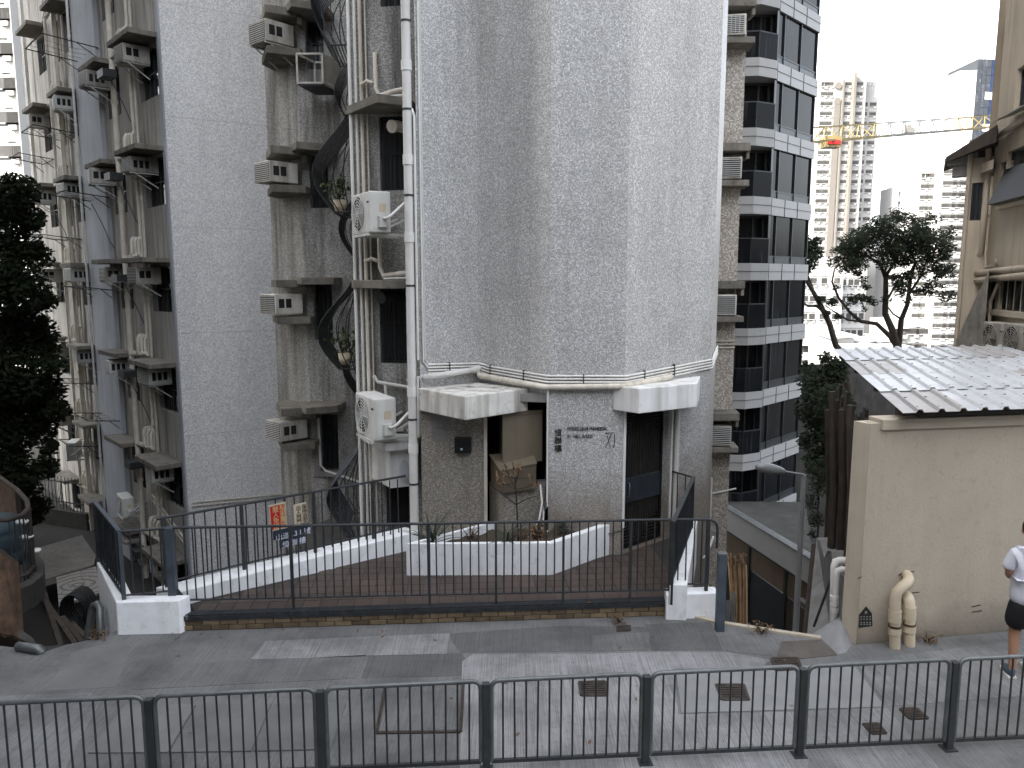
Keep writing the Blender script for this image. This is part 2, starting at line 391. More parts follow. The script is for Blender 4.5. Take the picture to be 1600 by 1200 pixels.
M['cabinet_d'] = mat('dull_tan_sheet_metal', (.125, .102, .07), .6, .15, 2, streak=.4, bump=.03)
M['skin'] = mat('skin', (.36, .20, .13), .55, .08, 6, bump=.05, rv=0)
M['tee'] = mat('white_cotton', (.66, .67, .74), .9, .05, 5, bump=.35, bs=14, rv=0)
M['shorts'] = mat('black_cotton', (.012, .012, .014), .85, .2, 5, bump=.3, bs=20, rv=0)
M['hair'] = mat('black_hair', (.012, .010, .009), .6, .3, 30, bump=.5, bs=120, rv=0)
M['shoe'] = mat('grey_blue_knit', (.07, .095, .12), .8, .2, 20, bump=.3, rv=0)
M['sole'] = mat('white_rubber', (.65, .65, .63), .6, .1, 5, bump=0, rv=0)
M['far_white'] = mat('far_white_wall', (.50, .495, .48), .9, .04, .2, bump=0, rv=.03)
M['far_cream'] = mat('far_cream_wall', (.33, .325, .315), .9, .06, .2, bump=0, rv=.03)
M['far_tan'] = mat('far_tan_wall', (.15, .138, .122), .9, .08, .2, bump=0, rv=.03)
M['far_grey'] = mat('far_grey_wall', (.30, .30, .30), .9, .06, .2, bump=0, rv=.03)
M['far_glass'] = glass_mat('far_window', (.05, .048, .045), .35, .3)
M['far_blue'] = glass_mat('far_blue_glass', (.02, .035, .085), .2, .2)
M['far_greyglass'] = glass_mat('far_grey_glass', (.05, .055, .065), .2, .2)
M['crane'] = mat('crane_yellow', (.17, .135, .06), .6, .15, 1, bump=0)
M['crane_grey'] = mat('crane_grey_steel', (.15, .145, .135), .6, .15, 1, bump=0)
M['white_stained'] = mat('rain_stained_white', (.68, .67, .63), .7, .14, 3, streak=1.0, scol=(.2, .16, .12), bump=.2, spots=.5)
M['earth'] = mat('dark_ground', (.035, .033, .03), 1, .4, .4, bump=.4)
M['tank'] = mat('blue_plastic_tank', (.04, .06, .075), .5, .2, 2, bump=.05)
M['pattern'] = None
M['lamp'] = mat('grey_lamp_casing', (.30, .31, .32), .45, .08, 5, bump=0, metal=.3)
M['tarp'] = mat('grey_tarp', (.20, .20, .20), .9, .2, 3, bump=.3)

# ------------------------------------------------------------------ the ground
def poly(name, pts, z0, z1, m, parent=None, **k): return obj(name, MB().prism([(p[0], p[1]) for p in pts], z0, z1), m, parent, **k)
g = MB(); xs = [-260, -120, -60, -30, -15, 0, 15, 30, 60, 120, 260]; ys = [-30, 5, 20, 34, 50, 80, 120, 170, 260, 420, 900, 2500]
zg = {-30: -7, 5: -7, 20: -7, 34: -7, 50: -12, 80: -22, 120: -32, 170: -45, 260: -62, 420: -66, 900: -66, 2500: -66}
for j, y in enumerate(ys):
    for x in xs: g.v.append(Vector((x * (1 + j * .25), y, zg[y] - .02)))
nx = len(xs)
for j in range(len(ys) - 1):
    for i in range(nx - 1): g.f.append((j * nx + i, j * nx + i + 1, (j + 1) * nx + i + 1, (j + 1) * nx + i)); g.sm.append(False)
struct('ground', g, M['earth'])

# the concrete lane: one thick deck whose far edge follows the light wells on both sides
edge_px = [(-40, 1004), (40, 1014), (62, 1021), (105, 1007), (165, 995), (182, 990), (245, 988), (1035, 966), (1125, 974), (1195, 985), (1282, 998), (1332, 1008)]
back = [v2(onz(px, py, 0)) for px, py in edge_px]
back[6] = back[6] + Vector((0, .3)); back[7] = back[7] + Vector((0, .3)); back[5] = back[5] + Vector((0, .3))
back = [Vector((-30, back[0].y - .4))] + back + [Vector((9.5, 9.55)), Vector((30, 13.5))]
street = struct('street', MB().prism(back + [Vector((30, -4)), Vector((-30, -4))], -.35, 0), M['street'])
# bays and patches of the lane, each a thin cast slab
def slab(px, m, h=.004, name='concrete_slab'):
    return poly(name, [v2(onz(a, b, 0)) for a, b in px], -.02, h, M[m], street)
slab([(392, 1031), (414, 1002), (702, 990), (698, 1022)], 'slab_light')
slab([(205, 1078), (232, 1040), (572, 1024), (556, 1060)], 'slab_mid')
slab([(565, 1060), (576, 1025), (722, 1021), (740, 1050), (730, 1056)], 'slab_dark')
slab([(705, 1000), (704, 990), (880, 978), (1010, 980), (1015, 990), (925, 992), (925, 1018), (720, 1020)], 'slab_dark', .003)
slab([(928, 1018), (926, 993), (1015, 988), (1012, 1016)], 'slab_mid', .005)
slab([(1018, 1016), (1008, 976), (1110, 972), (1130, 1016)], 'slab_dark', .004)
slab([(1134, 1016), (1118, 976), (1190, 988), (1222, 1000), (1212, 1026), (1150, 1020)], 'slab_mid', .004)
slab([(722, 1034), (738, 1023), (930, 1022), (1030, 1019), (1140, 1020), (1205, 1032), (1188, 1044), (1052, 1046), (1060, 1117), (1260, 1112), (1275, 1230), (718, 1230)], 'slab_light', .005)
slab([(1065, 1115), (1056, 1048), (1190, 1047), (1330, 1034), (1382, 1105)], 'slab_fine', .008)
slab([(1265, 1225), (1255, 1112), (1385, 1107), (1480, 1215)], 'slab_light2', .006)
slab([(1388, 1104), (1336, 1033), (1600, 1000), (1640, 1085)], 'slab_light2', .004)
slab([(-60, 1200), (-60, 1090), (140, 1083), (160, 1090), (95, 1215)], 'slab_light2', .006)
slab([(70, 1080), (112, 1020), (185, 1000), (205, 1012), (180, 1074)], 'slab_smooth', .003)
slab([(1212, 1030), (1222, 1003), (1284, 1000), (1308, 1024), (1240, 1031)], 'slab_brown', .008)
slab([(585, 1020), (720, 1150), (718, 1210), (545, 1215), (520, 1180)], 'slab_mid', .003)
for q in ([(138, 1178), (196, 1103), (306, 1102), (262, 1177)], [(266, 1177), (309, 1102), (424, 1101), (392, 1175)], [(396, 1175), (427, 1101), (541, 1100), (516, 1172)]):
    slab(q, 'slab_smooth', .014, 'concrete_cover')
fr = MB()
c4 = [onz(a, b, .004) for a, b in ((588, 1146), (603, 1071), (724, 1068), (720, 1144))]
for i in range(4): fr.bar(c4[i], c4[(i + 1) % 4], .03, .022)
obj('cover_frame', fr, M['iron'], street)
slab([(592, 1143), (606, 1074), (721, 1071), (717, 1141)], 'slab_mid', .008, 'concrete_cover')
# small iron covers
def cover(pxs, label):
    p = [onz(a, b, 0) for a, b in pxs]; c = sum(p, Vector()) / 4
    t = thing('manhole_cover', label, 'manhole cover', c, 0, 'iron covers set in the concrete lane')
    f = MB()
    for i in range(4): f.bar(p[i] + Vector((0, 0, .006)), p[(i + 1) % 4] + Vector((0, 0, .006)), .03, .02)
    obj('frame', f, M['iron'], t)
    q = [c + (a - c) * .93 for a in p]
    obj('lid', MB().prism([(a.x, a.y) for a in q], -.01, .012), M['iron'], t)
    k = MB()
    for i in range(1, 6):
        a = q[0].lerp(q[1], i / 6); b = q[3].lerp(q[2], i / 6); k.bar(a + Vector((0, 0, .014)), b + Vector((0, 0, .014)), .018, .008)
    obj('tread_rib', k, M['iron'], t)
cover([(908, 1088), (905, 1067), (946, 1066), (948, 1088)], 'square rusty iron cover in pale concrete, leftmost of the small lane covers')
cover([(1128, 1095), (1119, 1071), (1162, 1071), (1170, 1095)], 'largest flat brown iron cover in the smooth concrete patch')
cover([(1362, 1148), (1349, 1133), (1372, 1132), (1384, 1147)], 'small dark iron cover close behind the street railing, nearest of the two on the right')
cover([(1422, 1124), (1407, 1109), (1432, 1108), (1449, 1123)], 'small black square cover right of the smooth patch, farther of the two on the right')
cover([(1212, 1049), (1206, 1030), (1246, 1029), (1252, 1047)], 'yellowed iron cover at the edge of the brown stained ramp patch')
cover([(965, 987), (965, 980), (984, 979), (984, 986)], 'tiny iron cover near the brick step')

# ------------------------------------------------------------------ the patio in front of the tiled tower
PZ = .2
fl_, fr_ = v2(onz(245, 963, PZ)), v2(onz(1040, 939, PZ))
cl0, cl1 = v2(onz(287, 944, PZ)), Vector((-1.42, 11.36))
door0, door1 = Vector((1.66, 11.12)), Vector((2.50, 11.83))
patio_poly = [fl_, fr_, Vector((2.0, 9.25)), Vector((2.85, 12.2)), Vector((1.64, 11.3)), Vector((.5, 11.3)), Vector((-1.5, 11.6)), Vector((-4.1, 9.05))]
patio = struct('patio', MB().prism([fl_ + Vector((0, .06)), fr_ + Vector((0, .06)), Vector((2.2, 9.3)), Vector((3.0, 12.25)), Vector((1.64, 11.4)), Vector((-1.6, 11.75)), Vector((-4.3, 9.15))], -.34, PZ - .012), M['grout'])
fd = (fr_ - fl_).normalized(); fn = Vector((-fd.y, fd.x))
def inside(p, pg):
    c = False; j = len(pg) - 1
    for i in range(len(pg)):
        if (pg[i].y > p.y) != (pg[j].y > p.y) and p.x < (pg[j].x - pg[i].x) * (p.y - pg[i].y) / (pg[j].y - pg[i].y) + pg[i].x: c = not c
        j = i
    return c
planter_px = [(635, 899), (863, 898), (969, 859)]
PL = [v2(onz(a, b, PZ)) for a, b in planter_px]
PLback = [Vector((1.66, 11.06)), Vector((-.36, 11.22))]
TS = .215; tile0 = None; fl0 = fl_ + fn * .13
for j in range(0, 16):
    for i in range(-3, 31):
        c = fl0 + fd * (i * TS + TS / 2) + fn * (j * TS + TS / 2)
        if not inside(c, patio_poly): continue
        if inside(c, [PL[0] + Vector((.2, .2)), PL[1] + Vector((0, .2)), PL[2] + Vector((-.1, .1)), PLback[0], PLback[1]]): continue
        m = Matrix.Translation((c.x, c.y, PZ - .012)) @ Matrix.Rotation(math.atan2(fd.y, fd.x), 4, 'Z') @ Matrix.Rotation(R(random.uniform(-.4, .4)), 4, 'X')
        if tile0 is None:
            tile0 = obj('paving_tile', MB().box(-TS / 2 + .005, TS / 2 - .005, -TS / 2 + .005, TS / 2 - .005, -.01, .012), M['tile'], patio)
            tile0.matrix_local = WM[patio.name].inverted() @ m; WM[tile0.name] = m
        else: piece('paving_tile', tile0, patio, m)
# step: drain grating over a course of yellow bricks
SL = (fr_ - fl_).length
t = thing('drain_grating', 'long dark steel drain grating along the top of the brick step', 'drain grating', (fl_.x, fl_.y, .12))
gb = MB(); W0 = Wall(fl_, fr_)
for k in range(5): gb.wbox(W0, 0, SL, .192, .204, -.02 - k * .028, -.008 - k * .028)
for k in range(3): gb.wbox(W0, 0, SL, .132 + k * .022, .144 + k * .022, .004, .016)
obj('long_bar', gb, M['rail'], t)
gb = MB()
for k in range(int(SL / .16)): gb.wbox(W0, k * .16, k * .16 + .014, .128, .19, -.145, .003)
obj('cross_bar', gb, M['rail'], t)
st = thing('brick_step', 'low step of yellowed bricks at the foot of the patio', 'step', (fl_.x, fl_.y, 0))
obj('mortar', MB().wbox(W0, .005, SL - .005, -.05, .128, -.2, -.006), M['grout'], st)
b0 = None
ang = math.atan2(fd.y, fd.x)
for row in range(2):
    u = .11 if row else 0
    while u < SL - .05:
        L = min(.205, SL - u)
        p = W0.P(u + L / 2, .034 + row * .062, -.045 + random.uniform(-.004, .006))
        m = Matrix.Translation(p) @ Matrix.Rotation(ang + R(random.uniform(-.8, .8)), 4, 'Z') @ Matrix.Diagonal((L / .205, 1, 1, 1))
        if b0 is None:
            b0 = obj('brick', MB().box(-.1, .1, -.05, .05, -.027, .027), M['brick'], st, bevel=.004)
            b0.matrix_local = WM[st.name].inverted() @ m; WM[b0.name] = m
        else: piece('brick', b0, st, m)
        u += .215
# white kerbs
def kerb(pts, z0, z1, wd, label, cat='kerb'):
    a, b = v2(pts[0]), v2(pts[1]); w = Wall(a, b)
    return single('kerb_wall', MB().wbox(w, 0, w.L, z0, z1, -wd / 2, wd / 2), M['whitewash'], label, cat, None, .012)
kl = MB().prism([cl0 + Vector((-.05, 0)), cl1, cl1 + Vector((-.25, .2)), cl0 + Vector((-.42, .16))], PZ - .3, [.36, .47, .47, .36])
single('kerb_wall', kl, M['whitewash'], 'long whitewashed kerb running along the left side of the patio to the tower', 'kerb', None, .012)
RC0, RC1 = Vector((1.99, 9.28)), Vector((2.80, 12.0))
kr = MB().prism([RC0, RC0 + Vector((.22, -.02)), RC1 + Vector((.2, 0)), RC1], PZ - .5, .47)
single('kerb_wall', kr, M['whitewash'], 'white sloping kerb on the right side of the patio beside the black gate', 'kerb', None, .012)
BL = [v2(onz(180, 990, 0)), v2(onz(243, 989, 0))]
FR = [Vector((-4.80, 8.86)), Vector((-4.05, 8.90))]
blk = MB().prism([FR[0], FR[1], FR[1] + Vector((.06, .18)), FR[0] + Vector((.1, .2)), Vector((-5.55, 10.3)), Vector((-5.75, 10.2))], -.5, .42)
single('kerb_wall', blk, M['whitewash'], 'white angled parapet block at the left corner of the patio', 'parapet', None, .015)
rb0, rb1 = v2(onz(1040, 968, 0)), v2(onz(1120, 965, 0))
single('kerb_wall', MB().prism([rb0, rb1, rb1 + Vector((.02, .22)), rb0 + Vector((.02, .22))], -.3, .33), M['whitewash'], 'stained white parapet block at the right end of the brick step', 'parapet', None, .015)

# ------------------------------------------------------------------ planter
pt = thing('planter', 'white low walled planter in front of the tiled tower', 'planter', (PL[0].x, PL[0].y, PZ))
ZT = .66
def inset(a, b, c, k):    # corner shifted inwards
    d1 = (b - a).normalized(); d2 = (c - b).normalized(); n = Vector((-d1.y, d1.x)) + Vector((-d2.y, d2.x)); return b + n.normalized() * k
I = [inset(PLback[1], PL[0], PL[1], .12), inset(PL[0], PL[1], PL[2], .1), PL[2] + Vector((-.09, .08))]
obj('side_wall', MB().prism([PL[0], I[0], PLback[1] + Vector((.1, -.02)), PLback[1]], PZ - .02, ZT + .001), M['whitewash'], pt, bevel=.008)
obj('front_wall', MB().prism([PL[0], PL[1], I[1], I[0]], PZ - .02, ZT), M['whitewash'], pt, bevel=.008)
obj('end_wall', MB().prism([PL[1], PL[2], I[2], I[1]], PZ - .02, ZT - .001), M['whitewash'], pt, bevel=.008)
sg = MB(); N = 16
poly_s = [I[0], I[1], I[2], PLback[0], PLback[1]]
for j in range(N + 1):
    for i in range(N * 2 + 1):
        a = I[0].lerp(I[2], i / (2 * N)) if j == 0 else None
        x = -1.45 + 3.1 * i / (2 * N); y = 10.3 + .95 * j / N
        sg.v.append(Vector((x, y, .53 + random.uniform(-.03, .05))))
for j in range(N):
    for i in range(2 * N):
        k = j * (2 * N + 1) + i; c = v2((sg.v[k] + sg.v[k + 2 * N + 2]) / 2)
        if inside(c, poly_s): sg.f.append((k, k + 1, k + 2 * N + 2, k + 2 * N + 1)); sg.sm.append(True)
tag(obj('soil', sg, M['soil'], pt), kind='stuff')

# ------------------------------------------------------------------ the tiled tower
W_F = Wall((-2.6, 12.7), (-1.5, 12.5)); W_A = Wall((-1.38, 11.45), (-.53, 12.1)); W_A2 = Wall((-1.38, 11.45), (-.42, 11.36))
W_B = Wall((-.53, 12.1), (.54, 11.1)); W_C1 = Wall((.54, 11.1), (1.64, 11.1)); W_C2 = Wall((1.64, 11.1), (3.24, 12.45)); W_D = Wall((3.24, 12.45), (3.62, 13.6))
W_E = Wall((3.55, 16.2), (4.70, 16.2)); W_H = Wall((-3.05, 16.9), (-2.6, 12.7)); W_G1 = Wall((-5.45, 17.7), (-4.5, 16.9)); W_G2 = Wall((-4.5, 16.9), (-3.05, 16.9))
TOP = 34; BOT = -7
tower = thing('apartment_tower', 'grey mosaic tiled apartment tower with a folded front above the white planter', 'apartment tower', (.5, 15, BOT))
def rect(w, x0, y0, x1, y1, d=0):
    a = w.uz(x0, y0, d); b = w.uz(x1, y1, d); return (min(a[0], b[0]), max(a[0], b[0]), min(a[1], b[1]), max(a[1], b[1]))
CANZ = 2.42
def sheet(w, m, z0, z1, holes=(), u0=0, u1=None, depth=.16): return obj('wall', wall_holes(MB(), w, u0, w.L if u1 is None else u1, z0, z1, list(holes), depth), M[m], tower)
sheet(W_A, 'mosaic', 2.6, TOP); sheet(W_B, 'mosaic', 2.6, TOP); 
# C1 is whole; its left end closes the porch
sheet(W_C1, 'mosaic', BOT, TOP)
dr = rect(W_C2, 973, 858, 1040, 655); dr = (W_C2.uz(974, 855)[0], W_C2.uz(1040, 838)[0], PZ, CANZ)
sheet(W_C2, 'mosaic', BOT, TOP, [dr], depth=.22)
sheet(W_D, 'mosaic', BOT, TOP)
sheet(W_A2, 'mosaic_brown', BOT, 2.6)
sheet(W_E, 'mosaic_tan', BOT, TOP)
sheet(Wall((4.70, 16.2), (4.70, 26)), 'mosaic_tan', BOT, TOP); sheet(Wall((3.62, 13.6), (3.55, 16.2)), 'mosaic_tan', BOT, TOP)
fh = [rect(W_F, 592, 182, 636, 297), rect(W_F, 592, 440, 636, 568), rect(W_F, 603, 752, 640, 826), rect(W_F, 592, -90, 636, 8)]
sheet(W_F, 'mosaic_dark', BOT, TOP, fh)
sheet(Wall((-1.5, 12.5), (-1.38, 11.45)), 'mosaic_brown', BOT, TOP)
GL = [1.55, 4.28, 7.0, 9.72, 12.4]
gw = [rect(W_G2, 482, 226, 514, 325), rect(W_G2, 489, 437, 521, 532), rect(W_G2, 499, 648, 530, 736), rect(W_G2, 476, 20, 507, 108), ]
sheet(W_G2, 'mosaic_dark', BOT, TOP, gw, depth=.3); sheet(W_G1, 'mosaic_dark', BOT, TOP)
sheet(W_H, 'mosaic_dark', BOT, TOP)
ob = MB().prism([(-5.45, 17.7), (-5.45, 26), (4.70, 26), (4.70, 16.2), (3.55, 16.2), (3.62, 13.6), (3.24, 12.45), (1.64, 11.1), (.54, 11.1), (-.53, 12.1), (-1.38, 11.45), (-1.5, 12.5), (-2.6, 12.7), (-3.05, 16.9), (-4.5, 16.9)], TOP - .2, TOP)
obj('roof', ob, M['concrete'], tower)
rw = MB(); rw.face((-5.45, 17.7, BOT), (-5.45, 26, BOT), (-5.45, 26, TOP), (-5.45, 17.7, TOP)); rw.face((-5.45, 26, BOT), (4.70, 26, BOT), (4.70, 26, TOP), (-5.45, 26, TOP))
obj('wall', rw, M['render'], tower)
# porch beside the planter: back, soffit, low tiled wall
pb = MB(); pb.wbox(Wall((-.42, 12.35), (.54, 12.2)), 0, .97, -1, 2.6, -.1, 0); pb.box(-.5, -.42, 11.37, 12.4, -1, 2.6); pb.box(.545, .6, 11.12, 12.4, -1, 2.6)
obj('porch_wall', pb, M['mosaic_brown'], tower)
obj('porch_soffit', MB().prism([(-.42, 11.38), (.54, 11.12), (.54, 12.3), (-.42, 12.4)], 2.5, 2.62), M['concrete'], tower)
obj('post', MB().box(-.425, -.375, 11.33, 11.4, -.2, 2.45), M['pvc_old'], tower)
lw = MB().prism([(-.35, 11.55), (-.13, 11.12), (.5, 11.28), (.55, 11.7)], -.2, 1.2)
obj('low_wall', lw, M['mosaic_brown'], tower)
# nested-line gate in the porch and the entrance gate
def nested_gate(name, w, u0, u1, z0, z1, d, panel=None, label=None):
    par = obj(name, MB().wbox(w, u0, u0 + .04, z0, z1, d - .04, d).wbox(w, u1 - .04, u1, z0, z1, d - .04, d).wbox(w, u0 + .04, u1 - .04, z1 - .04, z1, d - .04, d).wbox(w, u0 + .04, u1 - .04, z0, z0 + .04, d - .04, d), M['grille'], tower, label=label)
    obj('backing_sheet', MB().wbox(w, u0, u1, z0, z1, d - .07, d - .055), M['dark'], par)
    mb = MB(); mid = (u0 + u1) / 2; n = 8; st_ = (u1 - u0 - .08) / 2 / n
    zp0, zp1 = panel if panel else (z0 + (z1 - z0) * .42, z0 + (z1 - z0) * .42)
    for zone in ((zp1, z1 - .04, 1), (z0 + .04, zp0, -1)):
        za, zb, sg_ = zone
        for s_ in (-1, 1):
            for k in range(n):
                off = .02 + st_ * k; u = mid + s_ * off; h = (n - k) * st_ * 1.0
                if sg_ > 0: za2, zb2 = za, zb - (k + .5) * st_ * .9
                else: za2, zb2 = za + (k + .5) * st_ * .9, zb
                mb.wbox(w, u - .006, u + .006, za2, zb2, d - .03, d - .012)
                # each line turns and runs out to the frame
                zt = zb2 if sg_ > 0 else za2
                ua, ub = (u, u1 - .04) if s_ > 0 else (u0 + .04, u)
                mb.wbox(w, ua, ub, zt - .006, zt + .006, d - .03, d - .012)
    tag(obj('gate_bar', mb, M['gate'], par), kind='stuff')
    if panel:
        obj('gate_panel', MB().wbox(w, u0 + .05, u1 - .05, panel[0], panel[1], d - .04, d + .004), M['grille_blue'], par, bevel=.004)
        h = MB().tube([w.P(u0 + .16, panel[1] - .06, d), w.P(u0 + .16, panel[1] - .06, d + .05), w.P(u0 + .16, panel[0] + .1, d + .05), w.P(u0 + .16, panel[0] + .1, d)], .011, 6)
        obj('handle', h, M['galv'], par)
        obj('lock', MB().tube([w.P(u0 + .075, (panel[0] + panel[1]) / 2, d), w.P(u0 + .075, (panel[0] + panel[1]) / 2, d + .012)], .022, 10), M['galv'], par)
    return par
pz = (W_C2.uz(1000, 790)[1], W_C2.uz(1000, 752)[1])
nested_gate('entrance_gate', W_C2, dr[0] + .01, dr[1] - .01, PZ + .02, CANZ, -.1, (.92, 1.3), 'black steel entrance gate of nested lines with a solid middle panel')
nested_gate('porch_gate', Wall((-.42, 12.2), (.54, 12.05)), .02, .95, -.1, 2.45, 0, None, 'black porch gate half hidden by tan cabinets')
obj('door_jamb', MB().wbox(W_C2, dr[0] - .05, dr[0] - .002, PZ + .4, CANZ - .02, .002, .012), M['white'], tower)
# canopies
can = MB().prism([(-1.42, 11.40), (-.655, 10.55), (.24, 11.34), (-.53, 12.05)], CANZ - .08, CANZ + .26)
obj('canopy', can, M['white_stained'], tower, bevel=.015, label='stained white kite shaped canopy in the fold of the tower')
can = MB().prism([(1.47, 11.08), (1.80, 10.75), (2.76, 11.32), (3.02, 12.22), (1.66, 11.13)], CANZ - .02, CANZ + .34)
obj('canopy', can, M['white'], tower, bevel=.012, label='clean white canopy over the black entrance gate')
# smooth patches and black letter box on the grimy panel
for a in ((672, 641, 688, 668), (690, 650, 704, 672), (674, 668, 700, 690)): 
    r_ = rect(W_A2, *a); obj('cement_patch', MB().wbox(W_A2, *r_, .001, .006), M['concrete'], tower)
r_ = rect(W_A2, 712, 682, 737, 706)
lb = obj('letter_box', MB().wbox(W_A2, *r_, 0, .12), M['grille'], tower, bevel=.006)
obj('label_plate', MB().wbox(W_A2, r_[0] + .09, r_[0] + .125, r_[2] + .05, r_[2] + .08, .121, .124), M['letterwhite'], lb)
# lettering
def text(body, w, px, py, size, m, parent, d=.004, ext=.006, name='lettering', rot=0, vert=False, sx=1):
    u0, z0 = w.uz(px, py)
    cu = bpy.data.curves.new('t', 'FONT'); cu.body = body; cu.size = size; cu.extrude = ext; cu.space_line = 1.02
    o = bpy.data.objects.new('t', cu); COL.objects.link(o); dg = bpy.context.evaluated_depsgraph_get()
    me = bpy.data.meshes.new_from_object(o.evaluated_get(dg)); COL.objects.unlink(o); bpy.data.objects.remove(o)
    s = -1 if (w.u.x * w.n.y - w.u.y * w.n.x) > 0 else 1
    mb = MB(); q = []
    for v in me.vertices:
        q.append(w.P(u0 + v.co.x * sx * s, z0 + v.co.y, d + v.co.z + ext))
    mb.add(q, [tuple(p.vertices) for p in me.polygons]); bpy.data.meshes.remove(me)
    return obj(name, mb, m, parent)
text('HONG LENE MANSION', W_C1, 886, 672, .072, M['letter'], tower, sx=.77)
text('31   HILL  ROAD', W_C1, 886, 684, .072, M['letter'], tower, sx=.72)
for k, ch in enumerate('恒聯樓'): text(ch, W_C1, 866, 680 + k * 12.4, .115, M['letter'], tower)
def stroke(pts, w, r=.005): return MB().tube([w.P(*w.uz(a, b), .004) for a, b in pts], r, 5)
gr = stroke([(946, 700), (951, 688), (956, 676)], W_C1); s2 = stroke([(949, 681), (951, 690), (954, 698)], W_C1); gr.add(s2.v, s2.f, True)
s2 = stroke([(960, 678), (960, 692), (958, 700)], W_C1); gr.add(s2.v, s2.f, True)
s2 = stroke([(945, 677), (960, 676)], W_C1); gr.add(s2.v, s2.f, True)
obj('graffiti', gr, M['letter'], tower)
# conduits round the folded front
def run(pts, r, m='pvc', name='conduit', seg=8): return obj(name, MB().tube(pts, r, seg), M[m], tower)
def along(zs, d):
    out = []
    for w, u, z in zs: out.append(w.P(u, z, d))
    return out
for k in range(4):
    dz = -.045 * k
    run(along([(W_A, .12, 3.02 + dz), (W_A, W_A.L - .06, 2.98 + dz), (W_B, .05, 2.98 + dz), (W_B, .25, 2.95 + dz), (W_B, W_B.L - .02, 2.90 + dz), (W_C1, 0, 2.90 + dz), (W_C1, W_C1.L, 2.90 + dz), (W_C2, .02, 2.90 + dz), (W_C2, W_C2.L, 3.0 + dz), (W_D, .3, 3.06 + dz), (W_D, W_D.L - .05, 3.12 + dz)], .03), .015)
    if k < 2:
        run([W_A.P(.12, 3.02 + dz, .03), W_A.P(.07 - .03 * k, 3.12 + dz, .03), W_A.P(.07 - .03 * k, 8 , .03), W_A.P(.07 - .03 * k, 12, .03)], .015)
cl = MB()
for (w, u, z) in ((W_B, .3, 2.88), (W_B, 1.0, 2.85), (W_C1, .5, 2.83), (W_C2, .4, 2.85), (W_C2, 1.1, 2.9), (W_A, .5, 2.93)): cl.wbox(w, u - .008, u + .008, z - .09, z + .1, .012, .05)
obj('conduit_clip', cl, M['galv_dark'], tower)
run([W_F.P(.95, 2.66, .1), W_A.P(.02, 2.84, .12), W_A.P(W_A.L - .1, 2.90, .12), W_A.P(W_A.L - .06, 2.92, .1)], .045, name='drain_pipe')
run([W_B.P(.08, 2.93, .1), W_B.P(.12, 2.80, .1), W_B.P(W_B.L, 2.74, .1), W_C1.P(W_C1.L, 2.76, .1), W_C2.P(.95, 2.82, .1), W_C2.P(1.0, 2.84, .02)], .045, 'pvc_old', name='drain_pipe')
# downpipe at the tower's left arris
BP = (-1.50, 11.42)
dp = run([(BP[0], BP[1], .45), (BP[0], BP[1], 14)], .066, name='downpipe', seg=14)
cb = MB()
for z in (.5, 1.75, 2.62, 4.9, 6.0, 7.3, 8.6): cb.tube([(BP[0], BP[1], z - .07), (BP[0], BP[1], z + .07)], .078, 14)
obj('pipe_collar', cb, M['pvc'], dp)
cb = MB()
for z in (1.2, 2.2, 4.2, 5.5, 6.7, 7.9): cb.tube([(BP[0], BP[1], z - .014), (BP[0], BP[1], z + .014)], .073, 14)
obj('pipe_clamp', cb, M['galv_dark'], dp)
run([(-1.40, 11.40, 3.1), (-1.40, 11.40, 6.6), (-1.43, 11.41, 6.7), (-1.50, 11.5, 6.72)], .02)
run([(-1.41, 11.38, 2.85), (-1.41, 11.38, 1.95), (-1.46, 11.5, 1.88), (-1.7, 12.3, 1.86)], .018)
# conduits by the entrance gate
run([W_C2.P(1.08, .5, .04), W_C2.P(1.08, CANZ, .04)], .022); run([W_C2.P(1.2, .45, .05), W_C2.P(1.2, CANZ, .05)], .042, name='drain_pipe'); 
run([W_C1.P(-.02, .95, .05), W_C1.P(-.02, 2.72, .05)], .016); run([W_C1.P(-.07, .95, .05), W_C1.P(-.09, .6, .12), W_C1.P(-.02, .62, .2)], .014)
tb = MB(); tb.tube([W_C1.P(-.05, 1.02, .05), W_C1.P(-.05, .92, .05)], .03, 8); tb.tube([W_C1.P(-.05, .94, .05), W_C1.P(-.05, .93, .12)], .012, 6)
obj('tap', tb, M['galv'], tower)
def hose_pts(): return [at(844, 757, 11.0), at(847, 785, 10.95), at(842, 815, 10.9), at(828, 838, 10.85), at(806, 852, 10.75), at(795, 856, 10.7)]
single('garden_hose', MB().tube(hose_pts(), .014, 7), M['pvc'], 'pale garden hose hanging from the tap into the planter', 'hose')
# ---- the recessed bay at the left (wall F): pipes, ledges, windows
for px, r_ in ((557, .028), (566, .024), (574, .03), (582, .014)):
    u = W_F.uz(px, 400)[0]; run([W_F.P(u, -.3, .08), W_F.P(u, 14, .08)], r_, 'pvc_old' if px in (574, 582) else 'pvc', 'downpipe')
def ledge(pts, z, th, m='ledge', name='ledge_slab'): return obj(name, MB().prism(pts, z - th, z), M[m], tower, bevel=.012)
for z in (7.0, 4.28, 9.75): ledge([(-2.62, 12.62), (-1.98, 11.75), (-1.52, 12.05), (-1.5, 12.52)], z, .13)
ledge([(-2.55, 12.66), (-1.98, 11.75), (-1.56, 11.95), (-1.5, 12.5)], 1.75, .13, 'white')
bx = obj('sign_box', MB().prism([(-2.42, 12.66), (-1.94, 11.95), (-1.58, 12.1), (-1.52, 12.5)], .98, 1.62), M['white'], tower)
pk = W_F; 
pq = [at(621, 727, 12.0), at(626, 716, 12.0), at(632, 717, 12.02), at(637, 728, 12.05), at(639, 738, 12.06), at(632, 746, 12.03), at(624, 744, 12.0)]
obj('peeled_paint', MB().add([p + Vector((.05, -.1, 0)) for p in pq], [tuple(range(7))]), M['render_blue'], bx)
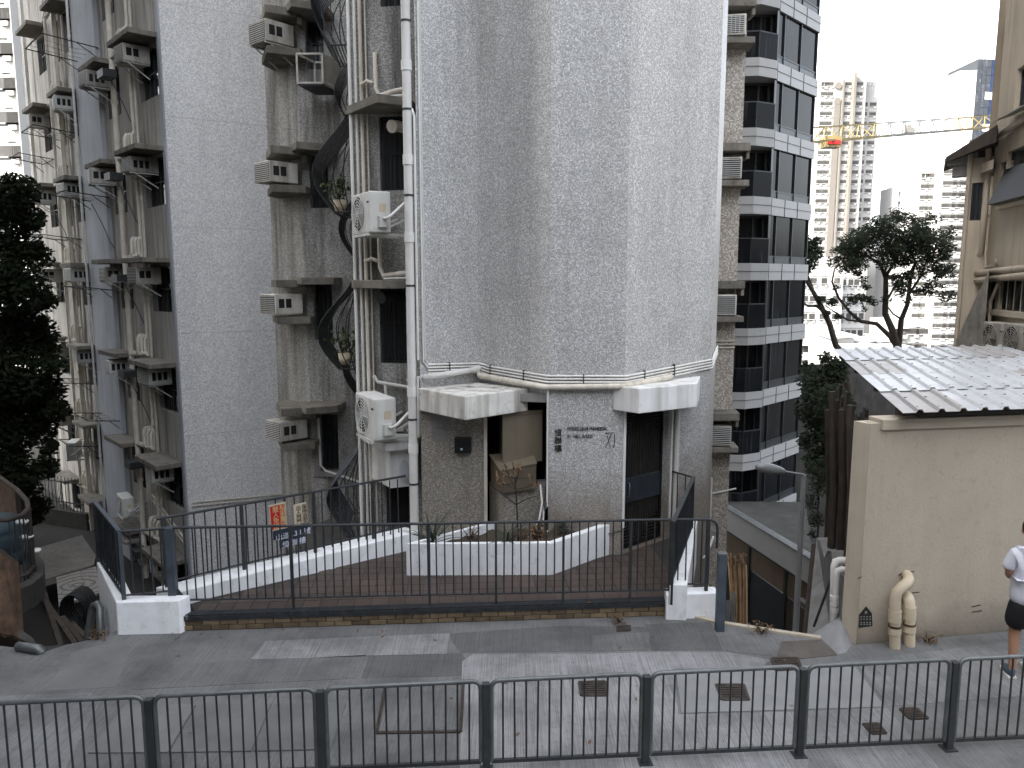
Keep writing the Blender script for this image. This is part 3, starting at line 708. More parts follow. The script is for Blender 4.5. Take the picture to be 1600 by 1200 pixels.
def winfill(w, h, d=-.12, bars=4, glass='glass', frame='mullion', name='window', cur=None, bm='grille', rails=1):
    u0, u1, z0, z1 = h; f = MB(); t_ = .035
    f.wbox(w, u0, u0 + t_, z0, z1, d, d + .05).wbox(w, u1 - t_, u1, z0, z1, d, d + .05).wbox(w, u0 + t_, u1 - t_, z0, z0 + t_, d, d + .05).wbox(w, u0 + t_, u1 - t_, z1 - t_, z1, d, d + .05)
    um = (u0 + u1) / 2; f.wbox(w, um - .018, um + .018, z0 + t_, z1 - t_, d, d + .05)
    o = obj(name, f, M[frame], tower_cur[0])
    obj('pane', MB().wbox(w, u0 + t_, u1 - t_, z0 + t_, z1 - t_, d + .008, d + .02), M[glass], o)
    if bars:
        b_ = MB()
        for k in range(1, bars + 1):
            u = u0 + (u1 - u0) * k / (bars + 1); b_.wbox(w, u - .008, u + .008, z0, z1, d + .09, d + .106)
        for k in range(rails): z = z0 + (z1 - z0) * (k + 1) / (rails + 1); b_.wbox(w, u0, u1, z - .01, z + .01, d + .088, d + .108)
        obj('window_bar', b_, M[bm], o)
    return o
tower_cur = [tower]
for h in fh[:2]: winfill(W_F, h, -.13, 6)
winfill(W_F, fh[3], -.13, 6)
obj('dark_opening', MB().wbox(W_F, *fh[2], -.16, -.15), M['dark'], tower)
# exhaust hoods
for px, py in ((622, 197), (605, 462)):
    c = at(px, py, 12.35); o = obj('exhaust_duct', MB().tube([c + Vector((.12, .25, 0)), c, c + Vector((-.08, -.14, -.03))], [.085, .085, .1], 12), M['pvc_old'] if py < 300 else M['galv_dark'], tower)
# pipe loops over the ledges
for z in (7.0, 4.28):
    run([(-1.55, 12.0, z + .12), (-1.75, 12.05, z + .1), (-2.02, 12.2, z + .06)], .04, 'pvc_old'); run([(-2.02, 12.25, z + .06), (-2.1, 12.35, z + .2), (-2.12, 12.45, z + .75), (-2.12, 12.6, z + .78)], .034, 'pvc_old')
    run([(-1.6, 12.0, z + .03), (-2.0, 12.1, z + .02)], .02, 'pvc'); run([(-2.35, 12.5, z + .3), (-2.25, 12.45, z + .34), (-2.15, 12.42, z + .3)], .03, 'pvc_old')
run([W_F.P(.35, 2.72, .1), W_F.P(.42, 2.62, .12), W_F.P(.95, 2.55, .14)], .03); run([W_F.P(.55, 2.58, .12), W_F.P(.56, 2.4, .12)], .025); run([W_F.P(.98, 2.75, .12), W_F.P(.98, 2.3, .12)], .02)
# ---- the far bay (wall G): ledges in pairs with a cooler shelf
for i, z in enumerate(GL):
    ledge([(-5.3, 17.05), (-4.92, 16.15), (-4.38, 16.4), (-4.3, 16.88), (-4.5, 16.9), (-5.2, 17.5)], z, .16)
    ledge([(-4.75, 16.7), (-4.35, 16.0), (-3.75, 16.3), (-3.7, 16.9), (-4.5, 16.9)], z + .05, .15)
    ledge([(-5.3, 17.05), (-4.92, 16.15), (-4.3, 16.4), (-4.3, 16.88), (-4.5, 16.9), (-5.2, 17.5)], z - .78, .15)
    obj('ledge_cheek', MB().prism([(-4.36, 16.42), (-4.28, 16.46), (-4.28, 16.86), (-4.36, 16.84)], z - .3, z - .16), M['ledge'], tower)
for i, h in enumerate(gw): winfill(W_G2, h, -.25, 3)
for u, z in ((.62, 0),): run([W_G2.P(.18, 1.35, .05), W_G2.P(.2, .15, .05), W_G2.P(.3, .03, .05), W_G2.P(1.1, -.25, .05), W_G2.P(1.3, -.3, .05)], .028)
fr2 = gw[2]; obj('window_surround', MB().wbox(W_G2, fr2[0] - .13, fr2[0], fr2[2] - .12, fr2[3], 0, .06).wbox(W_G2, fr2[0], fr2[1] + .1, fr2[2] - .12, fr2[2], 0, .06), M['concrete'], tower)
# pot-bellied grilles on the side wall H
def belly(y0, y1, z0, z1, out, n, m='grille', lattice=False):
    par = None
    def xw(y): return W_H.a.x + (W_H.b.x - W_H.a.x) * (y - W_H.a.y) / (W_H.b.y - W_H.a.y)
    def prof(t):     # 0 bottom .. 1 top: how far out
        return out * (.5 + .5 * math.sin(min(t / .35, 1) * math.pi / 2)) if t < .35 else out * (.04 + .96 * (math.cos((t - .35) / .65 * math.pi) * .5 + .5))
    rim = MB()
    for f_, tt in ((0, 0), (.97, 1)):
        z = z0 + (z1 - z0) * tt; o_ = prof(tt)
        rim.tube([(xw(y0), y0, z), (xw(y0) - o_, y0, z), (xw(y1) - o_, y1, z), (xw(y1), y1, z)], .014, 6)
    par = obj('window_grille', rim, M[m], tower)
    for k in range(n + 1):
        y = y0 + (y1 - y0) * k / n
        sh = (lambda t: (y1 - y0) / n * 1.2 * math.sin(t * 9) if lattice else 0)
        o = obj('bar', MB().tube([(xw(y) - prof(t / 12), y + sh(t / 12), z0 + (z1 - z0) * t / 12) for t in range(13)], .014, 5), M[m], par)
    for s_ in (y0, y1):     # side ribs
        for k in range(1, 4):
            q = k / 4
            obj('bar', MB().tube([(xw(s_) - prof(t / 12) * q, s_, z0 + (z1 - z0) * t / 12) for t in range(13)], .010, 5), M[m], par)
    fl = MB()
    for k in range(7): q = k / 6 * prof(0); fl.bar((xw(y0) - q, y0, z0), (xw(y1) - q, y1, z0), .015)
    obj('base', fl, M[m], par)
    return par
belly(13.3, 14.5, 5.42, 7.25, .70, 9); belly(13.3, 14.5, 2.74, 4.45, .70, 9); belly(13.2, 14.6, -.25, 1.5, .62, 12, 'grille_blue', True); belly(13.3, 14.6, 8.12, 9.9, .62, 12, 'grille_blue', True)
for z in (7.3, 4.75, 2.0): belly(15.2, 16.1, z, z + 1.5, .5, 6)
for z in (-.2, 2.78, 5.46, 8.16):
    for u0, u1, zz in ((2.3, 3.7, z), (.85, 1.75, z - .7)):
        o = obj('window', MB().wbox(W_H, u0, u1, zz, zz + 1.5, .004, .03), M['mullion'], tower); obj('pane', MB().wbox(W_H, u0 + .05, u1 - .05, zz + .05, zz + 1.45, .031, .036), M['glass'], o)
# plant pots inside the belly grilles
for zz, lab in ((5.46, 'small pot plant in the curved black window grille near the upper cooler'), (2.78, 'flowering pot plant in the middle curved black window grille')):
    p_ = thing('pot_plant', lab, 'pot plant', (-3.0, 13.7, zz)); obj('pot', MB().lathe((-3.0, 13.7, zz), [(.02, 0), (.09, 0), (.12, .2), (.1, .2), (.09, .17), (.01, .17)]), M['cream_pipe'], p_)
    f = MB()
    for k in range(90):
        c = Vector((-3.0 + random.gauss(0, .13), 13.7 + random.gauss(0, .15), zz + .38 + random.gauss(0, .13))); a = Vector((random.gauss(0, 1), random.gauss(0, 1), random.gauss(0, 1))).normalized() * .05; b = a.orthogonal().normalized() * .03
        f.face(c - a, c + b, c + a, c - b)
    obj('foliage', f, M['leaf2'], p_)
# ---- rear tan block E: ledges for coolers
for z in GL:
    for dz, th in ((0, .16), (-.72, .12)):
        ledge([(4.05, 16.2), (4.05, 15.72), (4.74, 15.74), (4.80, 16.3), (4.70, 16.4)], z + dz - .02, th)
    obj('ledge_cheek', MB().box(4.68, 4.74, 15.8, 16.15, z - .32, z - .18), M['ledge'], tower)
for k in range(3): run([W_E.P(.0, 2.98 - .07 * k, .03), W_E.P(W_E.L, 3.0 - .07 * k, .03)], .016, 'pvc_old')
run([W_E.P(.2, -.45, .03), W_E.P(1.3, -.2, .03)], .018); run([W_D.P(.9, -3, .03), W_D.P(.9, .8, .03)], .016)
run([at(1085, 880, 12.45), at(1104, 868, 12.45), at(1115, 838, 12.6)], .022)

# ------------------------------------------------------------------ old block on the left (walls L and W)
K = Vector((-8.62, 19.8)); Lend = K + Vector((-.675, .738)) * 15.2; Wend = Vector((-5.46, 21.62))
W_L = Wall(K, Lend); W_W = Wall(K, Wend)
HL = 31
block = thing('apartment_block', 'old grey rendered apartment block with a wide blank pale tiled end wall', 'apartment block', (-10, 26, -7))
tower_cur[0] = block
LV = [13.0, 10.3, 7.6, 4.84, 2.15, -.5, -3.15]
cols = [(.2, 1.75), (3.45, 4.6), (7.75, 8.9), (11.2, 12.6)]
holes = []
for z in LV:
    for a, b in cols: holes.append((a, b, z - 1.42, z - .2))
    holes.append((9.45, 9.95, z - 1.5, z - .2))
obj('wall', wall_holes(MB(), W_L, 0, 5.05, -7.5, HL, holes, .22), M['render'], block)
obj('wall', wall_holes(MB(), W_L, 7.45, W_L.L, -7.5, HL, holes, .22), M['render'], block)
bp = MB(); bp.wbox(W_L, 5.05, 7.45, -7.5, HL, -.3, .12)
obj('wall', bp, M['render_blue'], block)
obj('wall', wall_holes(MB(), W_W, 0, W_W.L, -7.5, HL, []), M['mosaic_white'], block)
obj('corner_strip', MB().wbox(W_L, -.02, .16, -7.5, HL, .003, .05), M['render_blue'], block)
jo = MB()
for z in (13.05, 11.0, 8.3, 5.6, 2.9, .2): jo.wbox(W_W, .05, W_W.L, z, z + .008, .001, .003)
obj('tile_joint', jo, M['panelwhite'], block)
bk = MB()
pp = [Wend, Vector((-5.5, 34)), Vector((-14, 38)), Lend]
for i in range(3): bk.face((pp[i].x, pp[i].y, -7.5), (pp[i + 1].x, pp[i + 1].y, -7.5), (pp[i + 1].x, pp[i + 1].y, HL), (pp[i].x, pp[i].y, HL))
obj('wall', bk, M['render'], block)
obj('roof', MB().prism([K, Wend, pp[1], pp[2], Lend], HL - .2, HL), M['concrete'], block)
def wl_ledge(u0, u1, z, out=.55):
    obj('ledge_slab', MB().wbox(W_L, u0, u1, z - .13, z, .0, out), M['ledge'], block, bevel=.012)
for i, z in enumerate(LV):
    wl_ledge(.1, 1.85, z, .72); wl_ledge(3.5, 5.2, z + .02, .6); wl_ledge(7.65, 9.1, z - .03, .6); wl_ledge(11.1, 12.9, z + .05, .6)
    for a, b in cols: winfill(W_L, (a, b, z - 1.42, z - .2), -.18, 4)
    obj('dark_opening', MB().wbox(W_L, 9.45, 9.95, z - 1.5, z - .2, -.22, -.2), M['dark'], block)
    # drain loops over the ledges: a bundle of short traps
    for u, zz in ((2.25, z + .1), (9.6, z + .05)):
        p = MB(); p.tube([W_L.P(u - .4, zz, .2), W_L.P(u + 1.1, zz - .12, .2)], .055, 8)
        for k in range(3):
            a = u - .25 + k * .28
            p.tube([W_L.P(a, zz, .2), W_L.P(a, zz + .38, .2), W_L.P(a + .03, zz + .45, .16), W_L.P(a + .08, zz + .45, .0)], .045 if k < 2 else .07, 8)
        for k in range(6): a = u - .3 + k * .22; p.tube([W_L.P(a, zz - .01 * k, .2), W_L.P(a + .05, zz - .01 * k, .2)], .07, 8)
        obj('drain_trap', p, M['pvc_old'], block)
    bxw = MB().wbox(W_L, 2.75, 3.3, z - .62, z - .42, .25, .6); obj('drip_tray', bxw, M['galv_dark'], block)
for u, d, r_, m in ((3.3, .2, .075, 'pvc_old'), (2.05, .12, .05, 'pvc_old'), (1.82, .1, .04, 'pvc_old'), (7.55, .17, .04, 'pvc'), (9.2, .2, .075, 'pvc_old'), (10.1, .25, .05, 'pvc_old'), (13.6, .2, .06, 'pvc'), (8.95, .1, .035, 'pvc_old')):
    o = obj('downpipe', MB().tube([W_L.P(u, -5, d), W_L.P(u, HL - 1, d)], r_, 10), M[m], block)
    c = MB()
    for k in range(-3, 8): zz = 2.68 * k + 1.1; c.tube([W_L.P(u, zz - .05, d), W_L.P(u, zz + .05, d)], r_ * 1.22, 10)
    for k in range(-6, 14): zz = 1.34 * k; c.tube([W_L.P(u, zz - .012, d), W_L.P(u, zz + .012, d)], r_ * 1.12, 10)
    obj('pipe_collar', c, M[m], o)
# loose wires
for u, z in ((2.3, 9.6), (2.4, 7.0), (2.3, 4.2), (2.2, 1.4), (4.9, 6.5), (9.4, 6.5)):
    obj('cable', MB().tube([W_L.P(u + .2, z, .5), W_L.P(u, z - .6, .3), W_L.P(u - .1, z - 1.1, .15), W_L.P(u - .3, z - 1.3, .1)], .012, 5), M['rail'], block)
run_l = lambda pts, r_: obj('conduit', MB().tube(pts, r_, 7), M['pvc_old'], block)
run_l([W_L.P(2.6, -1.9, .1), W_L.P(.1, -2.6, .1)], .03); run_l([W_L.P(2.6, -2.05, .1), W_L.P(.1, -2.75, .1)], .03)
run_l([W_W.P(.1, -1.6, .04), W_W.P(3.4, -1.75, .04)], .02); run_l([W_W.P(.1, -1.7, .04), W_W.P(3.4, -1.85, .04)], .02)

# ------------------------------------------------------------------ window coolers: one of each kind, then copies
def window_ac(w=.62, h=.42, d=.56, m='acold', grid=False):
    t = thing('window_air_conditioner', 'x', 'air conditioner', (0, 0, 0))
    obj('body', MB().box(-w / 2, w / 2, -d, .1, 0, h), M[m], t, bevel=.015)
    g_ = MB().box(-w / 2 + .03, w / 2 - .03, -d - .006, -d + .01, .03, h - .03); obj('back_panel', g_, M['galv_dark'], t)
    g_ = MB()
    for k in range(9): z = .05 + k * (h - .1) / 8; g_.box(-w / 2 + .03, w / 2 - .03, -d - .016, -d - .004, z - .006, z + .006)
    if grid:
        for k in range(7): x = -w / 2 + .04 + k * (w - .08) / 6; g_.box(x - .005, x + .005, -d - .014, -d - .004, .03, h - .03)
    obj('louvre', g_, M['acwhite'], t)
    for s in (-1, 1):
        for k in range(3 if grid else 2):
            y = -d + .08 + k * (.14 if grid else .17); x0 = s * (w / 2 + .001)
            obj('side_vent', MB().box(min(x0, x0 + s * .004), max(x0, x0 + s * .004), y, y + (.09 if grid else .13), .1 if grid else .13, h - .1), M['dark'], t)
    b = MB()
    for s in (-1, 1):
        x = s * (w / 2 - .05); b.bar((x, .1, -.02), (x, -d, -.02), .03); b.bar((x, .08, -.36), (x, -d + .12, -.03), .025)
    obj('bracket', b, M['acwhite'], t)
    return t
def split_ac():
    t = thing('outdoor_condenser', 'x', 'air conditioner', (0, 0, 0))
    w, h, d = .84, .60, .32
    obj('body', MB().box(-w / 2, w / 2, -d / 2, d / 2, 0, h), M['acwhite'], t, bevel=.02)
    cx = -.11
    f = MB().tube([(cx, -d / 2 + .01, h / 2), (cx, -d / 2 - .004, h / 2)], .25, 24); obj('fan_opening', f, M['dark'], t)
    fb = MB()
    for k in range(3):
        a = k * 2.094; c, s = math.cos(a), math.sin(a); c2, s2 = math.cos(a + .7), math.sin(a + .7)
        fb.face((cx, -d / 2 - .006, h / 2), (cx + c * .21, -d / 2 - .012, h / 2 + s * .21), (cx + c2 * .21, -d / 2 - .007, h / 2 + s2 * .21))
    obj('fan', fb, M['galv_dark'], t)
    g_ = MB()
    for k in range(1, 7): r_ = .27 * k / 6; g_.tube([(cx + r_ * math.cos(q * math.pi / 10), -d / 2 - .02, h / 2 + r_ * math.sin(q * math.pi / 10)) for q in range(21)], .0055, 5, False)
    for k in range(8): a = k * math.pi / 4; g_.bar((cx, -d / 2 - .02, h / 2), (cx + .28 * math.cos(a), -d / 2 - .02, h / 2 + .28 * math.sin(a)), .008)
    obj('fan_guard', g_, M['acwhite'], t)
    obj('side_panel', MB().box(w / 2 - .19, w / 2 - .185 + .001, -d / 2 - .004, -d / 2, .02, h - .02).box(w / 2, w / 2 + .008, -d / 2 + .03, d / 2 - .04, .05, h - .05), M['acwhite'], t)
    obj('badge', MB().box(w / 2 - .15, w / 2 - .06, -d / 2 - .003, -d / 2, h - .17, h - .14), M['navy'], t)
    obj('valve_cover', MB().prism([(w / 2 + .008, -.06), (w / 2 + .07, -.04), (w / 2 + .07, .07), (w / 2 + .008, .09)], .07, .24), M['acwhite'], t, bevel=.01)
    obj('label_plate', MB().box(w / 2 + .008, w / 2 + .011, -.03, .08, .30, .42), M['cream'], t)
    b = MB()
    for s in (-1, 1):
        x = s * .3; b.bar((x, -d / 2 - .03, -.025), (x, .55, -.025), .04); b.bar((x, -d / 2 + .02, -.03), (x, .52, -.40 if False else .28), .03) if s > 2 else b.bar((x, -d / 2 + .05, -.04), (x, .54, .26), .03)
    b.bar((-.34, -d / 2 - .01, -.03), (.34, -d / 2 - .01, -.03), .035)
    obj('bracket', b, M['acwhite'], t)
    obj('pipe', MB().tube([(w / 2 + .05, .02, .2), (w / 2 + .14, .04, .2), (w / 2 + .17, .1, .24), (w / 2 + .17, .3, .42), (w / 2 + .1, .5, .44), (.2, .58, .44)], .022, 7), M['pvc'], t)
    return t
AC = window_ac(); AC2 = window_ac(.66, .40, .48, 'acwhite', True); AC3 = window_ac(.56, .38, .6, 'acold', True); SAC = split_ac(); index()
used = set()
def unbracket():          # coolers that rest on a shelf have no bracket
    r = list(COL.objects)
    top = [o for o in r if o.parent is None and o.name.startswith('window_air')][-1]
    for o in r:
        if o.parent == top and o.name.startswith('bracket'): bpy.data.objects.remove(o)
def place(proto, p, rz, label, group, sc=1):
    if proto.name not in used: used.add(proto.name); move(proto, p, rz, sc); proto['label'] = label; proto['group'] = group; return proto
    return dup(proto, p, rz, label, group, sc)
GA = 'window coolers poking from the old facades'
ordn = ['topmost', 'second', 'third', 'fourth', 'fifth', 'sixth', 'seventh']
colname = ['beside the blank pale end wall', 'left of the thick cream downpipe', 'left of the thin white pipe', 'in the farthest column by the tree']
cu = [(1.25, .10), (4.35, .02), (8.3, -.05), (12.0, 0)]
for ci, (u, j) in enumerate(cu):
    n = 0
    for i, z in enumerate(LV):
        if i == 0 or (i == 6 and ci != 0) or (i == 5 and ci in (1,)) or (i == 5 and ci == 2): continue
        p = W_L.P(u + random.uniform(-.15, .15), z - .62 + random.uniform(-.03, .03), .02 + random.uniform(0, .1))
        place(random.choice((AC, AC, AC2, AC3)), p, W_L.rz() + R(random.uniform(-9, 9)), 'window cooler, %s from the top, %s' % (ordn[n], colname[ci]) if n else 'highest window cooler ' + colname[ci], GA, random.uniform(.9, 1.1)); n += 1
place(AC, at(432, 125, 16.6) * 1 + Vector((0, 0, 0)) if False else Vector((-4.78, 16.72, 9.72 - .70)), R(-40), 'small brown window cooler on the uppermost shelf right of the blank pale wall', GA)
for z, lab in ((7.0, 'window cooler on the second highest shelf beside the curved black window grille'), (4.28, 'window cooler boxed between two ledges at mid height right of the blank pale wall'), (1.55, 'window cooler on the lowest shelf beside the bent conduit')):
    place((AC2, AC, AC3)[int(z) % 3], (-4.80, 16.75, z - .72), R(-42), lab, GA); unbracket()
fr_ = thing('cooler_cage', 'empty white metal cooler frame below the topmost window of the far bay', 'frame', (-4.1, 16.2, 8.3))
c0 = MB(); A_, B_, C_, D_ = [Vector(q) for q in ((-4.25, 15.9, 8.15), (-3.75, 15.9, 8.15), (-3.55, 16.7, 8.2), (-4.1, 16.7, 8.2))]
U_ = Vector((0, 0, .55))
for a, b in ((A_, B_), (B_, C_), (C_, D_), (D_, A_)): c0.bar(a, b, .035); c0.bar(a + U_, b + U_, .035); c0.bar(a, a + U_, .035)
obj('frame', c0, M['acold'], fr_); obj('side_sheet', MB().prism([(B_.x, B_.y), (B_.x + .02, B_.y), (C_.x + .02, C_.y), (C_.x, C_.y)], 8.2, 8.68), M['acold'], fr_)
obj('base', MB().prism([(A_.x, A_.y), (B_.x, B_.y), (C_.x, C_.y), (D_.x, D_.y)], 8.1, 8.13), M['galv_dark'], fr_)
for z, lab in ((9.72, 'dark window cooler at the top of the tan rear wall beside the modern glass tower'), (7.0, 'pale framed window cooler between ledges, second down on the tan rear wall'), (4.28, 'small grey window cooler between ledges half way up the tan rear wall'), (1.55, 'window cooler at the lowest ledge of the tan rear wall beside the glass tower')):
    place((AC3, AC, AC2)[int(z) % 3], (4.38, 16.3, z - .72), R(-12), lab, GA, 1.0)
    unbracket()
GS = 'white split cooler condensers on brackets'
place(SAC, (-2.15, 11.95, 4.98), R(-60), 'white fan condenser with round grille on the upper bracket beside the white downpipe', GS)
place(SAC, (-2.16, 11.98, 1.84), R(-60), 'white condenser on the lower bracket above the peeling white box', GS, 1.08)
place(SAC, W_L.P(4.0, -2.75, .45), W_L.rz() + R(-5), 'white condenser on the blue grey lower wall behind the left railing', GS)
place(SAC, W_L.P(9.3, -1.9, .55), W_L.rz() + R(-25), 'small condenser low on the far end of the old block', GS)
bb = single('bracket_shelf', MB().wbox(W_L, 3.4, 4.6, -3.5, -3.42, .0, .7), M['ledge'], 'grimy shelf under the condenser on the blue grey lower wall', 'shelf')

# clothes drying frames
def drying(u, z, out, wd, label, m='rustdark'):
    p = [W_L.P(u, z, .05), W_L.P(u + wd, z, .05), W_L.P(u + wd, z + .12, out), W_L.P(u, z + .12, out)]
    t = thing('drying_rack', label, 'drying rack', W_L.P(u, z, .05), 0, 'clothes drying frames on the old block')
    f = MB()
    for i in range(4): f.bar(p[i], p[(i + 1) % 4], .026)
    obj('frame', f, M[m], t)
    for k in range(1, 4):
        a = p[0].lerp(p[1], k / 4); b = p[3].lerp(p[2], k / 4); mid = (a + b) / 2 - Vector((0, 0, .05)); obj('line', MB().tube([a, mid, b], .006, 4), M['galv'], t)
    s = MB(); s.bar(p[0] - Vector((0, 0, .3)), p[0].lerp(p[3], .4), .02); s.bar(p[1] - Vector((0, 0, .3)), p[1].lerp(p[2], .4), .02); obj('brace', s, M[m], t)
drying(5.0, 10.95, 1.5, 2.0, 'large wire drying rack high on the blue grey strip, nearest the top edge')
drying(8.3, 9.0, 1.2, 1.8, 'rusty drying rack beside the tall windows left of the thin white pipe, upper one')
drying(11.3, 8.5, 1.1, 1.6, 'farthest drying rack against the bright white tower')
drying(5.0, 6.7, 1.2, 1.7, 'wire drying rack with loose wires at mid height on the blue grey strip')
drying(8.4, 5.6, 1.2, 1.6, 'rusty drying rack just below the cooler left of the thin white pipe')
drying(5.1, 3.95, 1.0, 2.2, 'long sagging drying rack crossing the thin white pipe')
drying(8.3, .75, 1.0, 1.8, 'drying rack with a dark pot hanging below it')
drying(5.2, -.1, 1.0, 1.9, 'dark drying rack below the opened window on the blue grey strip')
drying(8.2, -1.4, .9, 1.6, 'lowest drying rack over the small condenser')
cg = thing('wire_cage', 'empty white wire cooler bracket by the dark leafy tree', 'bracket', W_L.P(12.3, 3.9, .1))
c0 = MB(); q = [W_L.P(11.6, 3.7, .1), W_L.P(13.0, 3.7, .1), W_L.P(13.0, 3.7, .9), W_L.P(11.6, 3.7, .9)]
for i in range(4): c0.bar(q[i], q[(i + 1) % 4], .04); c0.bar(q[i] + Vector((0, 0, .7)), q[(i + 1) % 4] + Vector((0, 0, .7)), .04); c0.bar(q[i], q[i] + Vector((0, 0, .7)), .04)
c0.bar(q[0] + Vector((0, 0, .7)), q[3], .04); obj('frame', c0, M['acwhite'], cg)

# ------------------------------------------------------------------ modern glass tower on the right
mt = thing('glass_tower', 'modern tower of dark glass bays and pale grey horizontal bands', 'apartment tower', (12, 36, -8))
Q0, Q1, Q1b, Q2 = Vector((10.15, 33.0)), Vector((11.05, 33.5)), Vector((11.15, 33.75)), Vector((14.0, 36.7))
QL = Vector((8.2, 33.25)); QR = Vector((13.2, 42)); QB = Vector((7.5, 42))
plan = [QL, Q0, Q1, Q1b, Q2, QR, QB]
def off(p, k): c = Vector((11, 38)); return c + (p - c) * k
H_ = 2.78; W_M = Wall(Q1b, Q2)
bay = [QL + Vector((.1, 1.4)), Vector((10.0, 34.6)), Q1 + Vector((0, .9)), Q1b + Vector((.05, .1)), Q2 + Vector((-.06, .04)), QR, QB]
obj('core_wall', MB().prism([off(p, .93) for p in bay], -8, 22), M['mullion'], mt)
for k in range(-4, 7):
    zt = 4.96 + H_ * k
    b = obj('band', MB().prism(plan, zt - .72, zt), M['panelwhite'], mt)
    j = MB(); pl2 = [off(p, 1.003) for p in plan]
    w_ = [Wall(pl2[i], pl2[i + 1]) for i in range(4)]
    for w in w_: j.wbox(w, 0, w.L, zt - .35, zt - .335, -.01, .012)
    for u in (.0, 1.3, 2.6): 
        if u < w_[3].L: j.wbox(w_[3], u, u + .014, zt - .72, zt, -.01, .012)
    obj('panel_joint', j, M['mullion'], b)
    zb, z2 = zt, zt + H_ - .72
    # full height bay glass
    wM = Wall(Q1b + Vector((.04, .05)), Q2 - Vector((.05, .02)))
    for i, (u0, u1) in enumerate(((0, .6), (.62, 2.25), (2.27, wM.L))):
        obj('pane', MB().wbox(wM, u0 + .02, u1 - .02, zb + .32, z2, -.14, -.11), M['glass_dark'], mt)
        obj('lower_pane', MB().wbox(wM, u0 + .02, u1 - .02, zb, zb + .30, -.12, -.08), M['mullion'], mt)
    ml = MB()
    for u in (0, .6, 2.25, wM.L - .03): ml.wbox(wM, u - .02, u + .03, zb, z2, -.14, -.04)
    ml.wbox(wM, 0, wM.L, zb + .29, zb + .34, -.14, -.06)
    obj('mullion', ml, M['mullion'], mt)
    wS = Wall(Q1 + Vector((-.02, .1)), Q1b); obj('pane', MB().wbox(wS, 0, wS.L, zb, z2, -.05, -.02), M['glass_dark'], mt)
    # recessed balcony with sliding door, curtain and glass balustrade
    wB = Wall(QL + Vector((0, .9)), Q1 + Vector((-.05, .75))); 
    obj('sliding_door', MB().wbox(wB, 0, wB.L, zb, z2, -.06, -.03), M['glass_dark'], mt)
    dm = MB()
    for u in (.05, 1.2, 2.3, wB.L - .06): dm.wbox(wB, u, u + .07, zb, z2, -.03, .03)
    dm.wbox(wB, 0, wB.L, z2 - .1, z2, -.03, .03); obj('door_frame', dm, M['galv_dark'], mt)
    for (a, c) in ((QL, Q0), (Q0, Q1)):
        wa = Wall(a + Vector((0, .07)), c + Vector((0, .07))); obj('glass_balustrade', MB().wbox(wa, .02, wa.L - .02, zb, zb + 1.02, -.02, 0), M['glass_dark'], mt)
        obj('handrail', MB().wbox(wa, 0, wa.L, zb + 1.02, zb + 1.07, -.035, .015).wbox(wa, wa.L - .03, wa.L + .01, zb, zb + 1.02, -.03, .01), M['mullion'], mt)
# podium in front of it
pA, pB = at(1128, 800, 25.5), at(1262, 853, 20.6)
W_P = Wall(v2(pA), v2(pB)); zP = pA.z
pod = thing('podium', 'grey terrace podium with a brown panelled wall and dark doors below it', 'podium', (W_P.P(2, -7.2).x, W_P.P(2, 0).y, -7.2))
zP = -3.42
obj('parapet', MB().wbox(W_P, -3, W_P.L + .3, zP - .72, zP, -.2, 0), M['panelwhite'], pod)
obj('coping', MB().wbox(W_P, -3, W_P.L + .33, zP + .002, zP + .05, -.24, .04), M['galv'], pod)
ter = MB().prism([W_P.P(-3, 0, -.42).xy, W_P.P(W_P.L + .3, 0, -.42).xy, Vector((13, 33)), Vector((7.5, 33.2)), Vector((5.2, 26))], -5.7, -5.5); obj('terrace_floor', ter, M['concrete_dark'], pod)
obj('fascia', MB().wbox(W_P, -3, W_P.L + .3, zP - .8, zP - .722, -.12, -.03), M['mullion'], pod)
L4 = W_P.L
us = [-.6, 1.35, 3.5, 5.2, L4 + .25] if L4 > 5 else [0, 1, 2, 3, L4]
for i in range(4):
    a, b = us[i] + .06, us[i + 1] - .06
    obj('wood_panel', MB().wbox(W_P, a, b, -5.15, zP - .8, -.4, -.34), M['wood_panel'], pod)
    o = obj('door' if i == 2 else 'dark_panel', MB().wbox(W_P, a, b, -7.2, -5.2, -.4, -.35), M['wood'] if i == 2 else M['mullion'], pod)
    if i == 2: obj('handle', MB().wbox(W_P, b - .22, b - .18, -6.4, -5.7, -.345, -.3), M['galv'], o)
po = MB()
for u in us: po.wbox(W_P, u - .06, u + .06, -7.2, zP - .8, -.42, -.3)
obj('post', po, M['mullion'], pod)
obj('sill', MB().wbox(W_P, us[0], us[2], -7.1, -6.98, -.34, -.2), M['slab_mid'], pod)
obj('wall_light', MB().wbox(W_P, us[2] + .9, us[2] + 1.3, -4.95, -4.86, -.33, -.2), M['lamp'], pod, bevel=.02)
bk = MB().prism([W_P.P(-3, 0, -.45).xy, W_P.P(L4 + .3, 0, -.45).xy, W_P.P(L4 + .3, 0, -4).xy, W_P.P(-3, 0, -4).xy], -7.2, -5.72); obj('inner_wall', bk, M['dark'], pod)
struct('sunken_yard', MB().prism([(3.4, 9.6), (8, 9.4), (13, 24), (4.8, 27), (3.6, 20)], -7.1, -7.0), M['concrete_dark'])

